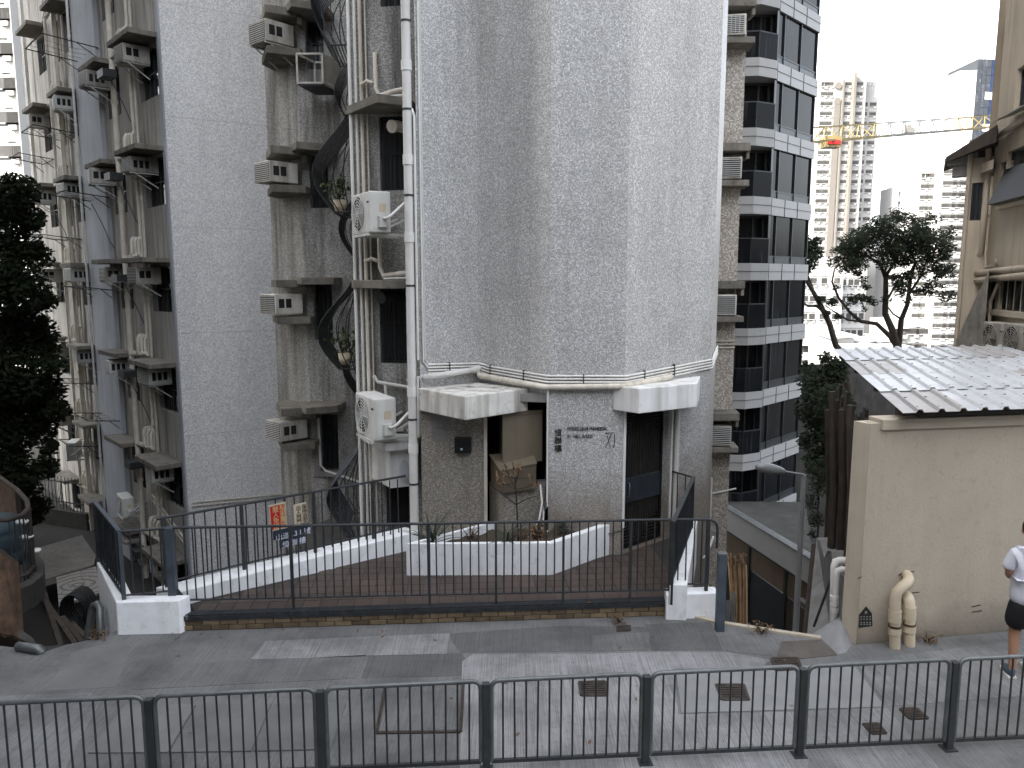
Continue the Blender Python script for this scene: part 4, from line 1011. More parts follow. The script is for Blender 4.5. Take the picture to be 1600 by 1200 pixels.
# street lamp standing down in the yard
lp = at(1256, 742, 17.5); l0 = at(1180, 728, 17.2)
sl_ = thing('street_lamp', 'grey street lamp rising from the sunken yard with its head over the terrace', 'street lamp', (lp.x, lp.y, -7))
obj('pole', MB().tube([(lp.x, lp.y, -7), (lp.x, lp.y, lp.z)], [.09, .055], 10), M['lamp'], sl_)
arm0 = at(1226, 737, 17.35)
obj('arm', MB().tube([lp, arm0], .03, 8), M['lamp'], sl_)
hd = MB(); A_ = arm0; B_ = l0; ax = (B_ - A_)
for i in range(9): pass
hd.tube([A_ + ax * t for t in (0, .05, .2, .45, .75, .95, 1)], [.04, .07, .1, .125, .12, .07, .02], 12)
obj('lamp_head', hd, M['lamp'], sl_)

# ------------------------------------------------------------------ beige shed on the right
sa, sb = v2(onz(1338, 1006, 0)), None
SA = Vector((sa.x, sa.y)); sdir = Vector((math.cos(R(10)), math.sin(R(10)))); sin_ = Vector((-.27, -1)).normalized() * -1
SB = SA + sdir * 6.5; ZS = 2.66
SL1 = SA + Vector((-.10, .20)); SBk = SL1 + Vector((.268, 1)) * 5.6
shed = thing('shed', 'beige roughcast shed with a white ribbed metal roof', 'shed', (SA.x + 2, SA.y + 2, 0))
W_S = Wall(SA, SB)
obj('wall', MB().prism([SA, SB, SB + Vector((-.05, .25)), SA + Vector((.02, .22))], -.5, ZS), M['beige'], shed)
obj('corner_wall', MB().prism([SL1, SA - sdir * .003, SA + Vector((.02, .22))], -.5, ZS - .004), M['beige_trim'], shed)
obj('coping', MB().wbox(W_S, .13, W_S.L, ZS - .075, ZS + .05, -.23, .045), M['beige_trim'], shed, bevel=.01)
obj('gutter', MB().wbox(W_S, .62, W_S.L, ZS + .06, ZS + .09, -.12, .0), M['galv_dark'], shed)
rl0, rl1 = Vector((4.32, 8.36)), Vector((5.86, 14.0)); zr0, zr1 = ZS + .16, ZS + .36
dv = rl1 - rl0; RL = dv.length; dvn = dv / RL; wv = sdir
def rp(s, a, h=0):       # s along the eaves, a up the slope
    p = rl0 + wv * s + dvn * a; return Vector((p.x, p.y, zr0 + (zr1 - zr0) * a / RL + h))
SW = .82; NR = 4
for c in range(9):
    for r_ in range(NR):
        mb = MB(); a0, a1 = RL * r_ / NR - (.12 if r_ else 0), RL * (r_ + 1) / NR
        prof = []
        for k in range(3): s0 = c * SW + k * SW / 3; prof += [(s0, 0), (s0 + .16, 0), (s0 + .185, .035), (s0 + .235, .035), (s0 + .26, 0)]
        prof.append(((c + 1) * SW + .012, 0)); lift = .006 * (r_ % 2) + .003 * (c % 2)
        for (s, h) in prof: mb.v.append(rp(s, a0, h + lift + .012)); mb.v.append(rp(s, a1, h + lift))
        for i in range(len(prof) - 1): mb.f.append((2 * i, 2 * i + 2, 2 * i + 3, 2 * i + 1)); mb.sm.append(False)
        o = obj('roof_sheet', mb, M['roofdirty'] if (c * 7 + r_ * 3) % 6 == 0 else M['roofmetal'], shed)
        so = o.modifiers.new('thickness', 'SOLIDIFY'); so.thickness = .004
        sc_ = MB()
        for k in range(3):
            for q in (0, 1): p = rp(c * SW + k * SW / 3 + .21, a0 + .15 + q * .6, .04 + lift); sc_.lathe(p, [(.02, -.004), (.02, .004), (.01, .009), (0, .01)], 6)
        obj('roof_screw', sc_, M['galv_dark'], o)
pu = MB()
for a in (.3, 1.9, 3.5, 5.2): pu.bar(rp(.05, a, -.05), rp(7, a, -.05), .06)
obj('purlin', pu, M['wood'], shed)
# drain pipes out of the wall
def bend(x, y0, y1, hx, hy):
    c = [W_S.P(*W_S.uz(x, y0), .11), ]
def shed_pipe(px_foot, pts, r_):
    p = [W_S.P(*W_S.uz(a, b, d), d) for a, b, d in pts]
    o = obj('drain_pipe', MB().tube(p, r_, 14), M['cream_pipe'], shed)
    return o, p
o, p = shed_pipe(0, [(1398, 1028, .16), (1398, 960, .16), (1399, 934, .16), (1402, 924, .16), (1409, 917, .15), (1416, 912, .14), (1420, 905, .10), (1417, 899, .03), (1416, 897, -.05)], .062)
c = MB()
for y in (958, 966, 985): a = W_S.P(*W_S.uz(1398, y, .16), .16); c.tube([a - Vector((0, 0, .04)), a + Vector((0, 0, .04))], .072, 14)
obj('pipe_collar', c, M['cream_pipe'], o); c = MB(); a = W_S.P(*W_S.uz(1398, 978, .16), .16); c.tube([a - Vector((0, 0, .012)), a + Vector((0, 0, .012))], .073, 14); obj('pipe_clamp', c, M['rust'], o)
o, p = shed_pipe(0, [(1421, 1026, .14), (1421, 950, .14), (1421, 940, .14), (1419, 934, .11), (1417, 931, .04), (1416, 930, -.04)], .062)
c = MB()
for y in (952, 962, 982): a = W_S.P(*W_S.uz(1421, y, .14), .14); c.tube([a - Vector((0, 0, .04)), a + Vector((0, 0, .04))], .072, 14)
obj('pipe_collar', c, M['cream_pipe'], o); c = MB(); a = W_S.P(*W_S.uz(1421, 975, .14), .14); c.tube([a - Vector((0, 0, .012)), a + Vector((0, 0, .012))], .073, 14); obj('pipe_clamp', c, M['rust'], o)
# black notice with a peaked top, flat on the plaster
ns = [W_S.uz(*q) for q in ((1341, 981), (1363, 978), (1362, 958), (1353, 947), (1342, 960))]
nt_ = obj('painted_notice', MB().add([W_S.P(u, z, .004) for u, z in ns] + [W_S.P(u, z, -.01) for u, z in ns], [(0, 1, 2, 3, 4), (5, 6, 7, 8, 9)]), M['letter'], shed)
nm = MB()
for y in (963, 967, 972, 975):
    for k in range(4):
        a = W_S.uz(1344 + k * 4.6, y); nm.wbox(W_S, a[0], a[0] + .022, a[1] - .012, a[1] + .004, .0045, .006)
a = W_S.uz(1352, 957); nm.wbox(W_S, a[0] - .01, a[0] + .02, a[1] - .015, a[1] + .02, .0045, .006)
obj('lettering', nm, M['concrete'], nt_)
sc = MB()
for a, b in (((1518, 948), (1532, 945)), ((1518, 956), (1534, 954)), ((1411, 893), (1428, 893)), ((1412, 893), (1404, 899)), ((1412, 928), (1436, 925)), ((1340, 904), (1346, 901))): sc.tube([W_S.P(*W_S.uz(*a), .003), W_S.P(*W_S.uz(*b), .003)], .006, 4)
obj('scratch', sc, M['wood'], shed)

# ------------------------------------------------------------------ buff building at the right edge
rb = thing('buff_building', 'old buff rendered building at the right edge with pipes and barred windows', 'building', (10.8, 17, -2))
tower_cur[0] = rb
RA, RB_ = Vector((9.75, 13.6)), Vector((10.72, 17.6)); W_R = Wall(RA, RB_); RC = Vector((10.34, 17.95)); W_R2 = Wall(RC, Vector((10.74, 17.6)))
rh = [rect(W_R, 1562, 438, 1640, 492), rect(W_R, 1543, 440, 1553, 486), rect(W_R, 1574, 238, 1640, 300), rect(W_R, 1563, 255, 1570, 300), rect(W_R, 1590, 108, 1640, 150)]
obj('wall', wall_holes(MB(), W_R, 0, W_R.L, -3, 26, rh, .2), M['buff'], rb)
rh2 = rect(W_R2, 1519, 286, 1532, 344)
obj('wall', wall_holes(MB(), W_R2, 0, W_R2.L, -3, 7.0, [rh2], .15), M['buff'], rb)
bk = MB(); pl = [RC, Vector((12.6, 21)), Vector((20, 20)), Vector((18, 11)), RA]
for i in range(4): bk.face((pl[i].x, pl[i].y, -3), (pl[i + 1].x, pl[i + 1].y, -3), (pl[i + 1].x, pl[i + 1].y, 7.0 if i == 0 else 26), (pl[i].x, pl[i].y, 7.0 if i == 0 else 26))
obj('wall', bk, M['buff'], rb)
bk = MB().prism([RB_, Vector((14.5, 21)), Vector((20, 20)), Vector((18, 11)), RA], 25.8, 26); obj('roof', bk, M['concrete'], rb)
bk = MB(); bk.face((RB_.x, RB_.y, -3), (14.5, 21, -3), (14.5, 21, 26), (RB_.x, RB_.y, 26)); obj('wall', bk, M['buff'], rb)
for h in rh[:1]: winfill(W_R, h, -.14, 6, bm='acold', rails=0)
for h in rh[1:]: winfill(W_R, h, -.14, 0)
winfill(W_R2, rh2, -.1, 0)
for h in rh[:4]: obj('sill', MB().wbox(W_R, h[0] - .12, h[1] + .1, h[2] - .12, h[2] - .002, 0, .1), M['beige_trim'], rb)
# little sloping roof and cornice of the lower wing
lr = MB(); p0, p1 = at(1499, 246, 18.2), at(1549, 205, 16.9); lr.prism([(p0.x - .25, p0.y + .1), (p1.x, p1.y - .2), (12, 19.5), (11.2, 20.5)], [p0.z - .1, p1.z - .25, p1.z - .1, p0.z], [p0.z + .02, p1.z + .1, p1.z + .15, p0.z + .1]); obj('roof', lr, M['wood'], rb)
co = MB(); q0 = at(1481, 247, 18.3); co.prism([(q0.x, q0.y), (q0.x + .42, q0.y - .45), (q0.x + .75, q0.y - .2), (q0.x + .3, q0.y + .4)], q0.z - .17, q0.z + .06)
co.prism([(q0.x + .14, q0.y + .02), (q0.x + .42, q0.y - .3), (q0.x + .65, q0.y - .15), (q0.x + .3, q0.y + .3)], q0.z - .42, q0.z - .17); obj('cornice', co, M['concrete'], rb)
rr = lambda pts, r_, n='drain_pipe', m='buff': obj(n, MB().tube(pts, r_, 10), M[m], rb)
def wr(a, b, d=.1): return W_R.P(*W_R.uz(a, b, d), d)
rr([wr(1640, 160), wr(1549, 219), wr(1545, 228), wr(1545, 270), wr(1538, 335), wr(1533, 395), wr(1524, 408), wr(1522, 440)], .065)
rr([wr(1640, 415, .12), wr(1527, 427, .12)], .075); rr([wr(1640, 426, .12), wr(1527, 438, .12)], .075)
rr([wr(1546, 340), wr(1540, 400), wr(1540, 425)], .03); rr([wr(1551, 275), wr(1546, 335)], .03); rr([wr(1527, 440), wr(1518, 545)], .035); rr([wr(1560, 442), wr(1548, 470), wr(1546, 500), wr(1546, 506), wr(1560, 508), wr(1588, 510), wr(1590, 515)], .035)
rr([W_R2.P(.06, -2, .06), W_R2.P(.06, 7.4, .06)], .05); rr([wr(1556, 405), wr(1556, 415), wr(1540, 418)], .04)
hp = obj('rain_hopper', MB().prism([tuple(wr(1534, 262, .02).xy), tuple(wr(1552, 262, .02).xy), tuple(wr(1552, 262, .25).xy), tuple(wr(1534, 262, .25).xy)], wr(1540, 272).z, wr(1540, 258).z), M['buff'], rb)
aw = MB(); a0 = W_R.uz(1560, 292); k0 = W_R.uz(1640, 262)
aw.add([W_R.P(rh[2][0], rh[2][3] - .35, .0), W_R.P(rh[2][1], rh[2][3] - .35, .0), W_R.P(rh[2][1], rh[2][2] - .02, .3), W_R.P(rh[2][0], rh[2][2] - .02, .3), W_R.P(rh[2][0], rh[2][2] - .05, .0), W_R.P(rh[2][1], rh[2][2] - .05, 0)], [(0, 1, 2, 3), (3, 2, 5, 4), (0, 3, 4), (1, 5, 2)])
obj('window_hood', aw, M['grille'], rb)
vt = MB(); vt.add([W_R.P(rh[4][0], rh[4][2], .02), W_R.P(rh[4][1], rh[4][2], .02), W_R.P(rh[4][1], rh[4][2] - .12, .4), W_R.P(rh[4][0], rh[4][2] - .12, .4)], [(0, 1, 2, 3)]); o = obj('open_vent', vt, M['acold'], rb); so = o.modifiers.new('t', 'SOLIDIFY'); so.thickness = .02
bt = MB().prism([at(1493, 553, 17.6).xy, at(1535, 553, 16.4).xy, at(1535, 553, 17.1).xy, at(1493, 553, 18.4).xy], 0, [2.9, 4.5, 4.5, 2.9]); obj('buttress', bt, M['ledge'], rb)
GR = 'condensers on the buff building'
place(SAC, wr(1562, 552, .5), W_R.rz() + R(8), 'left of two worn, shade-darkened condensers under the barred window of the buff building', GS)
place(SAC, wr(1597, 558, .5), W_R.rz() + R(8), 'right of two worn, shade-darkened condensers under the barred window of the buff building', GS)

for o in list(COL.objects):      # these two worn condensers carry their shade in a darker casing colour
    t_ = o.parent
    if t_ is not None and t_.name.startswith('outdoor_condenser') and 'worn' in t_.get('label', '') and o.type == 'MESH' and o.name.split('.')[0] in ('body', 'side_panel', 'bracket', 'valve_cover', 'fan_guard'):
        o.material_slots[0].link = 'OBJECT'; o.material_slots[0].material = M['worn']

# ------------------------------------------------------------------ railings
def barset(parent, w, u0, u1, z0, z1, pitch, r_, m, name='bar'):
    n = max(1, round((u1 - u0) / pitch)); first = None
    for k in range(1, n):
        u = u0 + (u1 - u0) * k / n
        if first is None:
            first = obj(name, MB().tube([w.P(u, z0), w.P(u, z1)], r_, 7), m, parent)
        else: piece(name, first, parent, Matrix.Translation((w.P(u, 0).x, w.P(u, 0).y, WM[first.name].translation.z)) @ Matrix.Rotation(R(random.uniform(-.5, .5)), 4, 'Y'))
# street railing in front: posts with a framed panel in each bay
P0 = Vector((-.226, 6.26)); stp = Vector((1.418, .104))
sr = thing('street_railing', 'grey steel street railing of framed panels along the near side of the lane', 'railing', (P0.x, P0.y, 0))
for k in range(-5, 8):
    q = P0 + stp * k; zt = .84 + .012 * k
    if k <= 6:
        w = Wall(q, q + stp); a, b = .045, w.L - .045; f = MB(); rr_ = .07
        pts = [w.P(a, .085)] + [w.P(a + rr_ - rr_ * math.cos(t), zt - rr_ + rr_ * math.sin(t)) for t in (0, .5, 1.0, 1.57)] + [w.P(b - rr_ + rr_ * math.sin(t), zt - rr_ + rr_ * math.cos(t) + .012) for t in (0, .5, 1.0, 1.57)] + [w.P(b, .085)]
        f.tube(pts, .0215, 8); pn = obj('railing_panel', f, M['galv'], sr)
        obj('bottom_rail', MB().bar(w.P(a, .085), w.P(b, .085), .03), M['galv_dark'], pn)
        barset(pn, w, a, b, .085, zt + .004, .105, .0092, M['galv_dark'])
        lg = MB()
        for s in (.2, .5, .75):
            for e, d_ in ((a, -.03), (b, .03)): lg.bar(w.P(e, zt * s), w.P(e + d_ * .8, zt * s), .02)
        obj('lug', lg, M['galv_dark'], pn)
    w2 = Wall(q, q + stp)
    obj('post', MB().wbox(w2, -.032, .032, -.03, zt - .02, -.032, .032), M['galv_dark'], sr, bevel=.005)
    obj('base_plate', MB().wbox(w2, -.06, .06, -.01, .012, -.06, .06), M['rail'], sr)
# patio railing along the step
ZR = 1.275
pr = thing('patio_railing', 'dark railing of upright bars along the patio edge above the brick step', 'railing', (fl_.x, fl_.y, PZ))
n0 = v2(onz(273, 955, PZ)); n1 = v2(onz(1046, 938, PZ)); W_N = Wall(n0, n1)
lc = Vector((-4.74, 8.94)); W_NL = Wall(lc, n0); rcn = v2(at(1121, 830, 9.42)); W_NR = Wall(n1, rcn)
fb_ = Vector((-5.72, 10.2)); W_NB = Wall(lc, fb_)
f = MB(); f.bar(W_NB.P(W_NB.L, ZR), W_NB.P(0, ZR), .05, .035); o_ = obj('top_rail', f, M['blue_post'], pr)
e = [lc.to_3d() + Vector((0, 0, ZR)), n0.to_3d() + Vector((0, 0, ZR)), W_N.P(W_N.L, ZR)]
rr_ = .12; en = [W_NR.P(W_NR.L - rr_ + rr_ * math.sin(t), ZR - rr_ + rr_ * math.cos(t)) for t in (0, .4, .8, 1.2, 1.57)] + [W_NR.P(W_NR.L, ZR - .38)]
obj('top_rail', MB().tube(e + en, .018, 8), M['rail'], pr)
obj('bottom_rail', MB().bar(W_N.P(.06, .345), W_N.P(W_N.L, .345), .035, .014), M['rail'], pr)
obj('bottom_rail', MB().bar(W_NL.P(0, .47), W_NL.P(W_NL.L, .47), .03, .014), M['rail'], pr)
obj('bottom_rail', MB().bar(W_NR.P(.0, .42), W_NR.P(W_NR.L - .12, .42), .03, .014), M['rail'], pr)
obj('bottom_rail', MB().bar(W_NB.P(0, .47), W_NB.P(W_NB.L, .47), .03, .014), M['rail'], pr)
barset(pr, W_N, .06, W_N.L, .345, ZR, .107, .0095, M['rail']); barset(pr, W_NL, 0, W_NL.L, .47, ZR, .107, .0095, M['rail'])
barset(pr, W_NR, 0, W_NR.L, .42, ZR, .105, .0095, M['rail']); barset(pr, W_NB, 0, W_NB.L, .47, ZR, .13, .0098, M['rail'])
obj('mesh_sheet', MB().wbox(W_NB, .25, W_NB.L - .05, .5, ZR - .03, -.03, -.02), M['blue_sheet'], pr)
obj('end_post', MB().wbox(W_N, -.05, .045, .12, ZR + .01, -.05, .05), M['blue_post'], pr, bevel=.006)
for px in (457, 671, 775, 880, 985):
    u = W_N.uz(px, 900)[0]; obj('post', MB().wbox(W_N, u - .014, u + .014, PZ, ZR, -.014, .014), M['rail'], pr)
obj('post', MB().wbox(W_NB, -.022, .022, .42, ZR, -.022, .022), M['blue_post'], pr); obj('post', MB().wbox(W_NB, W_NB.L - .02, W_NB.L + .02, .3, ZR, -.02, .02), M['rail'], pr)
obj('post', MB().wbox(W_NR, -.02, .02, PZ, ZR, -.02, .02), M['rail'], pr); obj('post', MB().wbox(W_NR, W_NR.L - .14, W_NR.L - .1, .33, ZR, -.02, .02), M['rail'], pr)
gs = MB(); gs.prism([W_N.P(.05, 0, -.01).xy, W_N.P(.25, 0, -.01).xy, W_N.P(.25, 0, .01).xy, W_N.P(.05, 0, .01).xy], PZ, [.5, PZ + .01, PZ + .01, .5]); obj('gusset', gs, M['rail'], pr)
# railing on the long left kerb
lk = thing('kerb_railing', 'dark railing of upright bars climbing along the left white kerb to the tower', 'railing', (cl0.x, cl0.y, .4))
k0, k1 = cl0 + Vector((-.28, .12)), Vector((-1.62, 11.38)); W_K = Wall(k0, k1)
zt0, zt1 = 1.29, 1.33
obj('top_rail', MB().tube([W_K.P(-.05, zt0), W_K.P(W_K.L, zt1)], .018, 8), M['rail'], lk); obj('bottom_rail', MB().bar(W_K.P(0, .44), W_K.P(W_K.L, .55), .03, .014), M['rail'], lk)
barset(lk, W_K, 0, W_K.L, .46, 1.3, .132, .0098, M['rail'])
for u in (.02, 1.0, 2.0, 2.9): obj('post', MB().wbox(W_K, u - .02, u + .02, .38, 1.3, -.02, .02), M['rail'], lk)
# railing on the right kerb
rk = thing('side_railing', 'dark railing on the right white kerb, turning to the wall beside the entrance gate', 'railing', (RC0.x, RC0.y, .4))
r0, r1 = RC0 + Vector((.03, .02)), Vector((2.79, 11.5)); W_K2 = Wall(r0, r1); W_K3 = Wall(r1, Vector((2.50, 11.84)))
obj('top_rail', MB().bar(W_K2.P(0, ZR), W_K2.P(W_K2.L, ZR), .055, .03).bar(W_K3.P(0, ZR), W_K3.P(W_K3.L, ZR + .02), .03, .02), M['galv_dark'], rk)
obj('bottom_rail', MB().bar(W_K2.P(0, .5), W_K2.P(W_K2.L, .5), .03, .014), M['rail'], rk)
barset(rk, W_K2, 0, W_K2.L, .45, ZR, .13, .0098, M['rail']); barset(rk, W_K3, 0, W_K3.L, .4, ZR + .01, .13, .0098, M['rail'])
obj('backing_sheet', MB().wbox(W_K2, .05, W_K2.L, .52, ZR - .03, -.03, -.02), M['grille_blue'], rk)
obj('post', MB().wbox(W_K2, -.025, .025, PZ, ZR, -.025, .025).wbox(W_K2, W_K2.L - .02, W_K2.L + .02, .4, ZR, -.02, .02), M['rail'], rk)

# ------------------------------------------------------------------ signs on the kerb railing
def sign(name, label, pxs, m, d=.04, th=.012, border=None):
    us = [W_K.uz(a, b, d) for a, b in pxs]
    t = thing(name, label, 'sign', W_K.P(us[3][0], us[3][1], d), 0, None)
    obj('board', MB().add([W_K.P(u, z, d + th) for u, z in us] + [W_K.P(u, z, d) for u, z in us], [(0, 1, 2, 3), (7, 6, 5, 4), (0, 4, 5, 1), (1, 5, 6, 2), (2, 6, 7, 3), (3, 7, 4, 0)]), m, t)
    return t
def col(t, chars, w, px, py, step, size, m, d=.056):
    for i, ch in enumerate(chars): text(ch, w, px, py + i * step, size, m, t, d=d, ext=.002)
tr = sign('notice', 'red notice board with two columns of gold characters on the kerb railing', [(421, 792), (444, 786), (446, 823), (424, 828)], M['red'])
u = [W_K.uz(*q, .04) for q in ((420, 791), (445, 785), (447, 825), (423, 830))]
bd = MB()
for i in range(4): bd.bar(W_K.P(*u[i], .05), W_K.P(*u[(i + 1) % 4], .05), .02)
obj('frame', bd, M['cream'], tr)
for i in range(4): text('私家重地'[i], W_K, 434.2 + i * .6, 796 + i * 8.7, .088, M['gold'], tr, d=.054, ext=.002); text('閒人免進'[i], W_K, 423.5 + i * .6, 799 + i * 8.7, .088, M['gold'], tr, d=.054, ext=.002)
tc = sign('notice', 'cream notice board with black characters beside the red one', [(458, 789), (478, 784), (480, 815), (460, 821)], M['cream'])
for i in range(4): text('保持治安'[i], W_K, 469 + i * .5, 793.5 + i * 7, .075, M['letter'], tc, d=.054, ext=.002); text('出入閂門'[i], W_K, 460 + i * .5, 796 + i * 7, .075, M['letter'], tc, d=.054, ext=.002)
ta = sign('address_sign', 'dark blue address board with white characters and the number 31 below the notices', [(426, 830), (482, 817), (483, 829), (427, 844)], M['navy'], d=.06)
for i, (px, py) in enumerate(((428, 842), (439, 839.5), (457, 835), (464, 833), (472, 832))): text('山道31號'[i], W_K, px, py, .098, M['letterwhite'], ta, d=.074, ext=.002)
tb = sign('address_sign', 'lower dark board with the name of the mansion in white characters', [(436, 844), (477, 833), (478, 845), (437, 856)], M['navy'], d=.05)
for i, (px, py) in enumerate(((439, 853.5), (453, 850), (465, 847))): text('恒聯樓'[i], W_K, px, py, .1, M['letterwhite'], tb, d=.064, ext=.002)

# ------------------------------------------------------------------ plants
def blade(mb, p, az, el, L, wd, curl=.3, n=5):
    p = Vector(p); d = Vector((math.cos(az), math.sin(az), 0)); sd = Vector((-d.y, d.x, 0)); L_ = []
    for k in range(n + 1):
        t = k / n; a = el - curl * t; q = p + d * (L * t * math.cos(a)) + Vector((0, 0, L * t * math.sin(a))); w = wd * (1 - t) ** .7 * (.6 + .8 * min(t * 3, 1)) / 1.4
        L_.append((q - sd * w, q - Vector((0, 0, w * .5)), q + sd * w))
    o = len(mb.v)
    for a in L_: mb.v += list(a)
    for k in range(n):
        for j in (0, 1): mb.f.append((o + k * 3 + j, o + k * 3 + j + 1, o + k * 3 + j + 4, o + k * 3 + j + 3)); mb.sm.append(True)
def agave(p, n, L, label):
    t = thing('agave', label, 'plant', p); protos = None
    for k in range(n):
        mb = MB(); blade(mb, p, k * 2.4 + random.random() * .4, R(random.uniform(30, 82)), L * random.uniform(.7, 1.1), .028, random.uniform(.1, .5)); obj('leaf', mb, M['agave'], t)
agave(at(676, 850, 10.5), 20, .52, 'spiky agave at the left end of the white planter'); agave(at(793, 848, 10.45), 16, .42, 'paler spiky agave in the middle of the white planter under the bare sapling')
def bush(p, h, n, spread, m, label, leaf=.05, name='shrub'):
    t = thing(name, label, 'plant', p); p = Vector(p); st_ = MB(); fo = MB()
    for k in range(6):
        a = random.random() * 6.28; tip = p + Vector((math.cos(a) * spread * .7, math.sin(a) * spread * .7, h * random.uniform(.6, 1))); st_.tube([p, p.lerp(tip, .5) + Vector((0, 0, .02)), tip], [.008, .006, .003], 5)
        for j in range(n // 6):
            c = p.lerp(tip, random.uniform(.45, 1.05)) + Vector((random.gauss(0, .04), random.gauss(0, .04), random.gauss(0, .03)))
            blade(fo, c, random.random() * 6.28, R(random.uniform(-20, 50)), leaf * 2 * random.uniform(.6, 1.2), leaf * .35, .5, 2)
    obj('stem', st_, M['bark'], t); obj('foliage', fo, M[m], t)
bush(at(843, 850, 10.75), .34, 60, .22, 'dry', 'low broad leaved brownish shrub right of the garden hose in the planter', .07)
bush(at(880, 842, 10.95), .28, 48, .14, 'agave', 'small rosette shrub at the right end of the planter', .06)
bush(at(735, 846, 10.75), .25, 40, .2, 'dry', 'dry twiggy weed between the agaves', .04); 
bush(at(815, 850, 10.4), .2, 40, .16, 'dry', 'small withered weed beside the stem of the sapling', .04)
sp = at(810, 848, 10.6); t = thing('sapling', 'bare thin sapling with a few brown leaves in the planter', 'sapling', sp)
sm_ = MB(); tip = at(806, 765, 10.6); sm_.tube([sp, at(808, 800, 10.6), tip, at(806, 745, 10.6)], [.016, .013, .011, .006], 6); obj('trunk', sm_, M['bark'], t)
br = MB(); fo = MB()
for (a, b) in ((806, 765), (806, 755), (807, 748)):
    for ex, ey in ((775, 740), (790, 728), (818, 728), (830, 738), (800, 722), (768, 752), (836, 750)):
        if random.random() < .55:
            e_ = at(ex + random.uniform(-6, 6), ey + random.uniform(-8, 8), 10.6 + random.uniform(-.3, .3)); s_ = at(a, b, 10.6); br.tube([s_, s_.lerp(e_, .5) + Vector((0, 0, -.03)), e_], [.007, .005, .003], 5)
            for k in range(7): blade(fo, s_.lerp(e_, random.uniform(.5, 1.05)), random.random() * 6.28, R(random.uniform(-60, 20)), .10, .02, .4, 2)
e_ = at(780, 768, 10.7); br.tube([at(808, 790, 10.6), e_, at(762, 755, 10.8)], [.009, .007, .004], 5); br.tube([at(808, 788, 10.6), at(822, 780, 10.6), at(838, 775, 10.7)], [.009, .006, .004], 5)
obj('branch', br, M['bark'], t); obj('foliage', fo, M['dry'], t)
for px, py, lab in ((968, 972, 'tuft of weeds sprouting from the joint under the brick step'), (1296, 1003, 'small weed at the foot of the beige wall right of the pipes'), (1190, 990, 'weed on the edge of the lane above the yard'), (152, 1000, 'weed by the foot of the white parapet block')):
    p = onz(px if px != 1296 else 1447, py if px != 1296 else 1004, 0); bush(p, .1, 48, .12, 'dry', lab, .035, 'weed')

# cabinets in the porch
t = thing('cabinet', 'tall tan sheet metal cabinet in the porch behind the low tiled wall', 'cabinet', (.2, 11.6, 1.2))
obj('body', MB().prism([(-.14, 11.18), (.46, 11.42), (.46, 11.95), (-.2, 11.85)], 1.55, 2.34), M['cabinet'], t, bevel=.006)
obj('trim', MB().prism([(-.15, 11.165), (.465, 11.408), (.465, 11.42), (-.145, 11.178)], 2.28, 2.345), M['cabinet_d'], t)
t = thing('meter_box', 'lower dull tan metal box sagging on the low tiled wall', 'box', (.0, 11.3, 1.2))
bx = MB(); bx.prism([(-.16, 11.0), (.36, 11.13), (.3, 11.5), (-.33, 11.42)], [1.16, 1.2, 1.22, 1.25], [1.5, 1.58, 1.68, 1.64]); obj('body', bx, M['cabinet_d'], t, bevel=.006)
obj('lid', MB().prism([(-.17, 10.985), (.372, 11.12), (.31, 11.52), (-.35, 11.43)], [1.5, 1.582, 1.682, 1.642], [1.512, 1.594, 1.694, 1.654]), M['cabinet'], t)

# ------------------------------------------------------------------ things at the right end of the step
bp_ = onz(1124, 985, 0); t = thing('bollard_post', 'tall blue grey square steel post beside the right white parapet block', 'post', bp_)
obj('post', MB().box(bp_.x - .05, bp_.x + .05, bp_.y - .05, bp_.y + .05, -.05, .98), M['blue_post'], t, bevel=.006)
obj('cap', MB().box(bp_.x - .055, bp_.x + .055, bp_.y - .055, bp_.y + .055, .981, 1.0), M['galv'], t)
t = thing('bamboo_bundle', 'bundle of split bamboo poles leaning behind the blue grey post', 'bamboo', (2.8, 9.7, -.6))
for k in range(16):
    x = at(1143 + k * 1.6 + random.uniform(-1, 1), 960, 9.7); b = at(1146 + k * 1.4 + random.uniform(-2, 2), 985 + random.uniform(0, 12), 9.6 + (k % 3) * .05); tp = at(1138 + k * 1.9 + random.uniform(-2, 2), 868 + random.uniform(-5, 22), 9.9 + (k % 4) * .05)
    obj('pole', MB().tube([b - Vector((0, 0, .3)), b.lerp(tp, .5), tp], .014, 6), M['bamboo'], t)
tw = MB()
for s in range(34):
    c = at(random.choice((1145, 1158)) + random.gauss(0, 4), 862 + random.uniform(0, 30), 9.85); tw.tube([c, c + Vector((random.uniform(-.06, .06), .02, random.uniform(-.03, .04)))], .006, 4)
obj('frayed_end', tw, M['dry'], t)
t = thing('steel_offcuts', 'pair of short grey steel angles standing by the bamboo bundle', 'steel', at(1143, 985, 9.55))
for px, pt_ in ((1136, 938), (1144, 925)): a = at(px, 985, 9.5); b = at(px + 2, pt_, 9.6); obj('angle', MB().bar(a - Vector((0, 0, .2)), b, .05, .012), M['galv'], t)
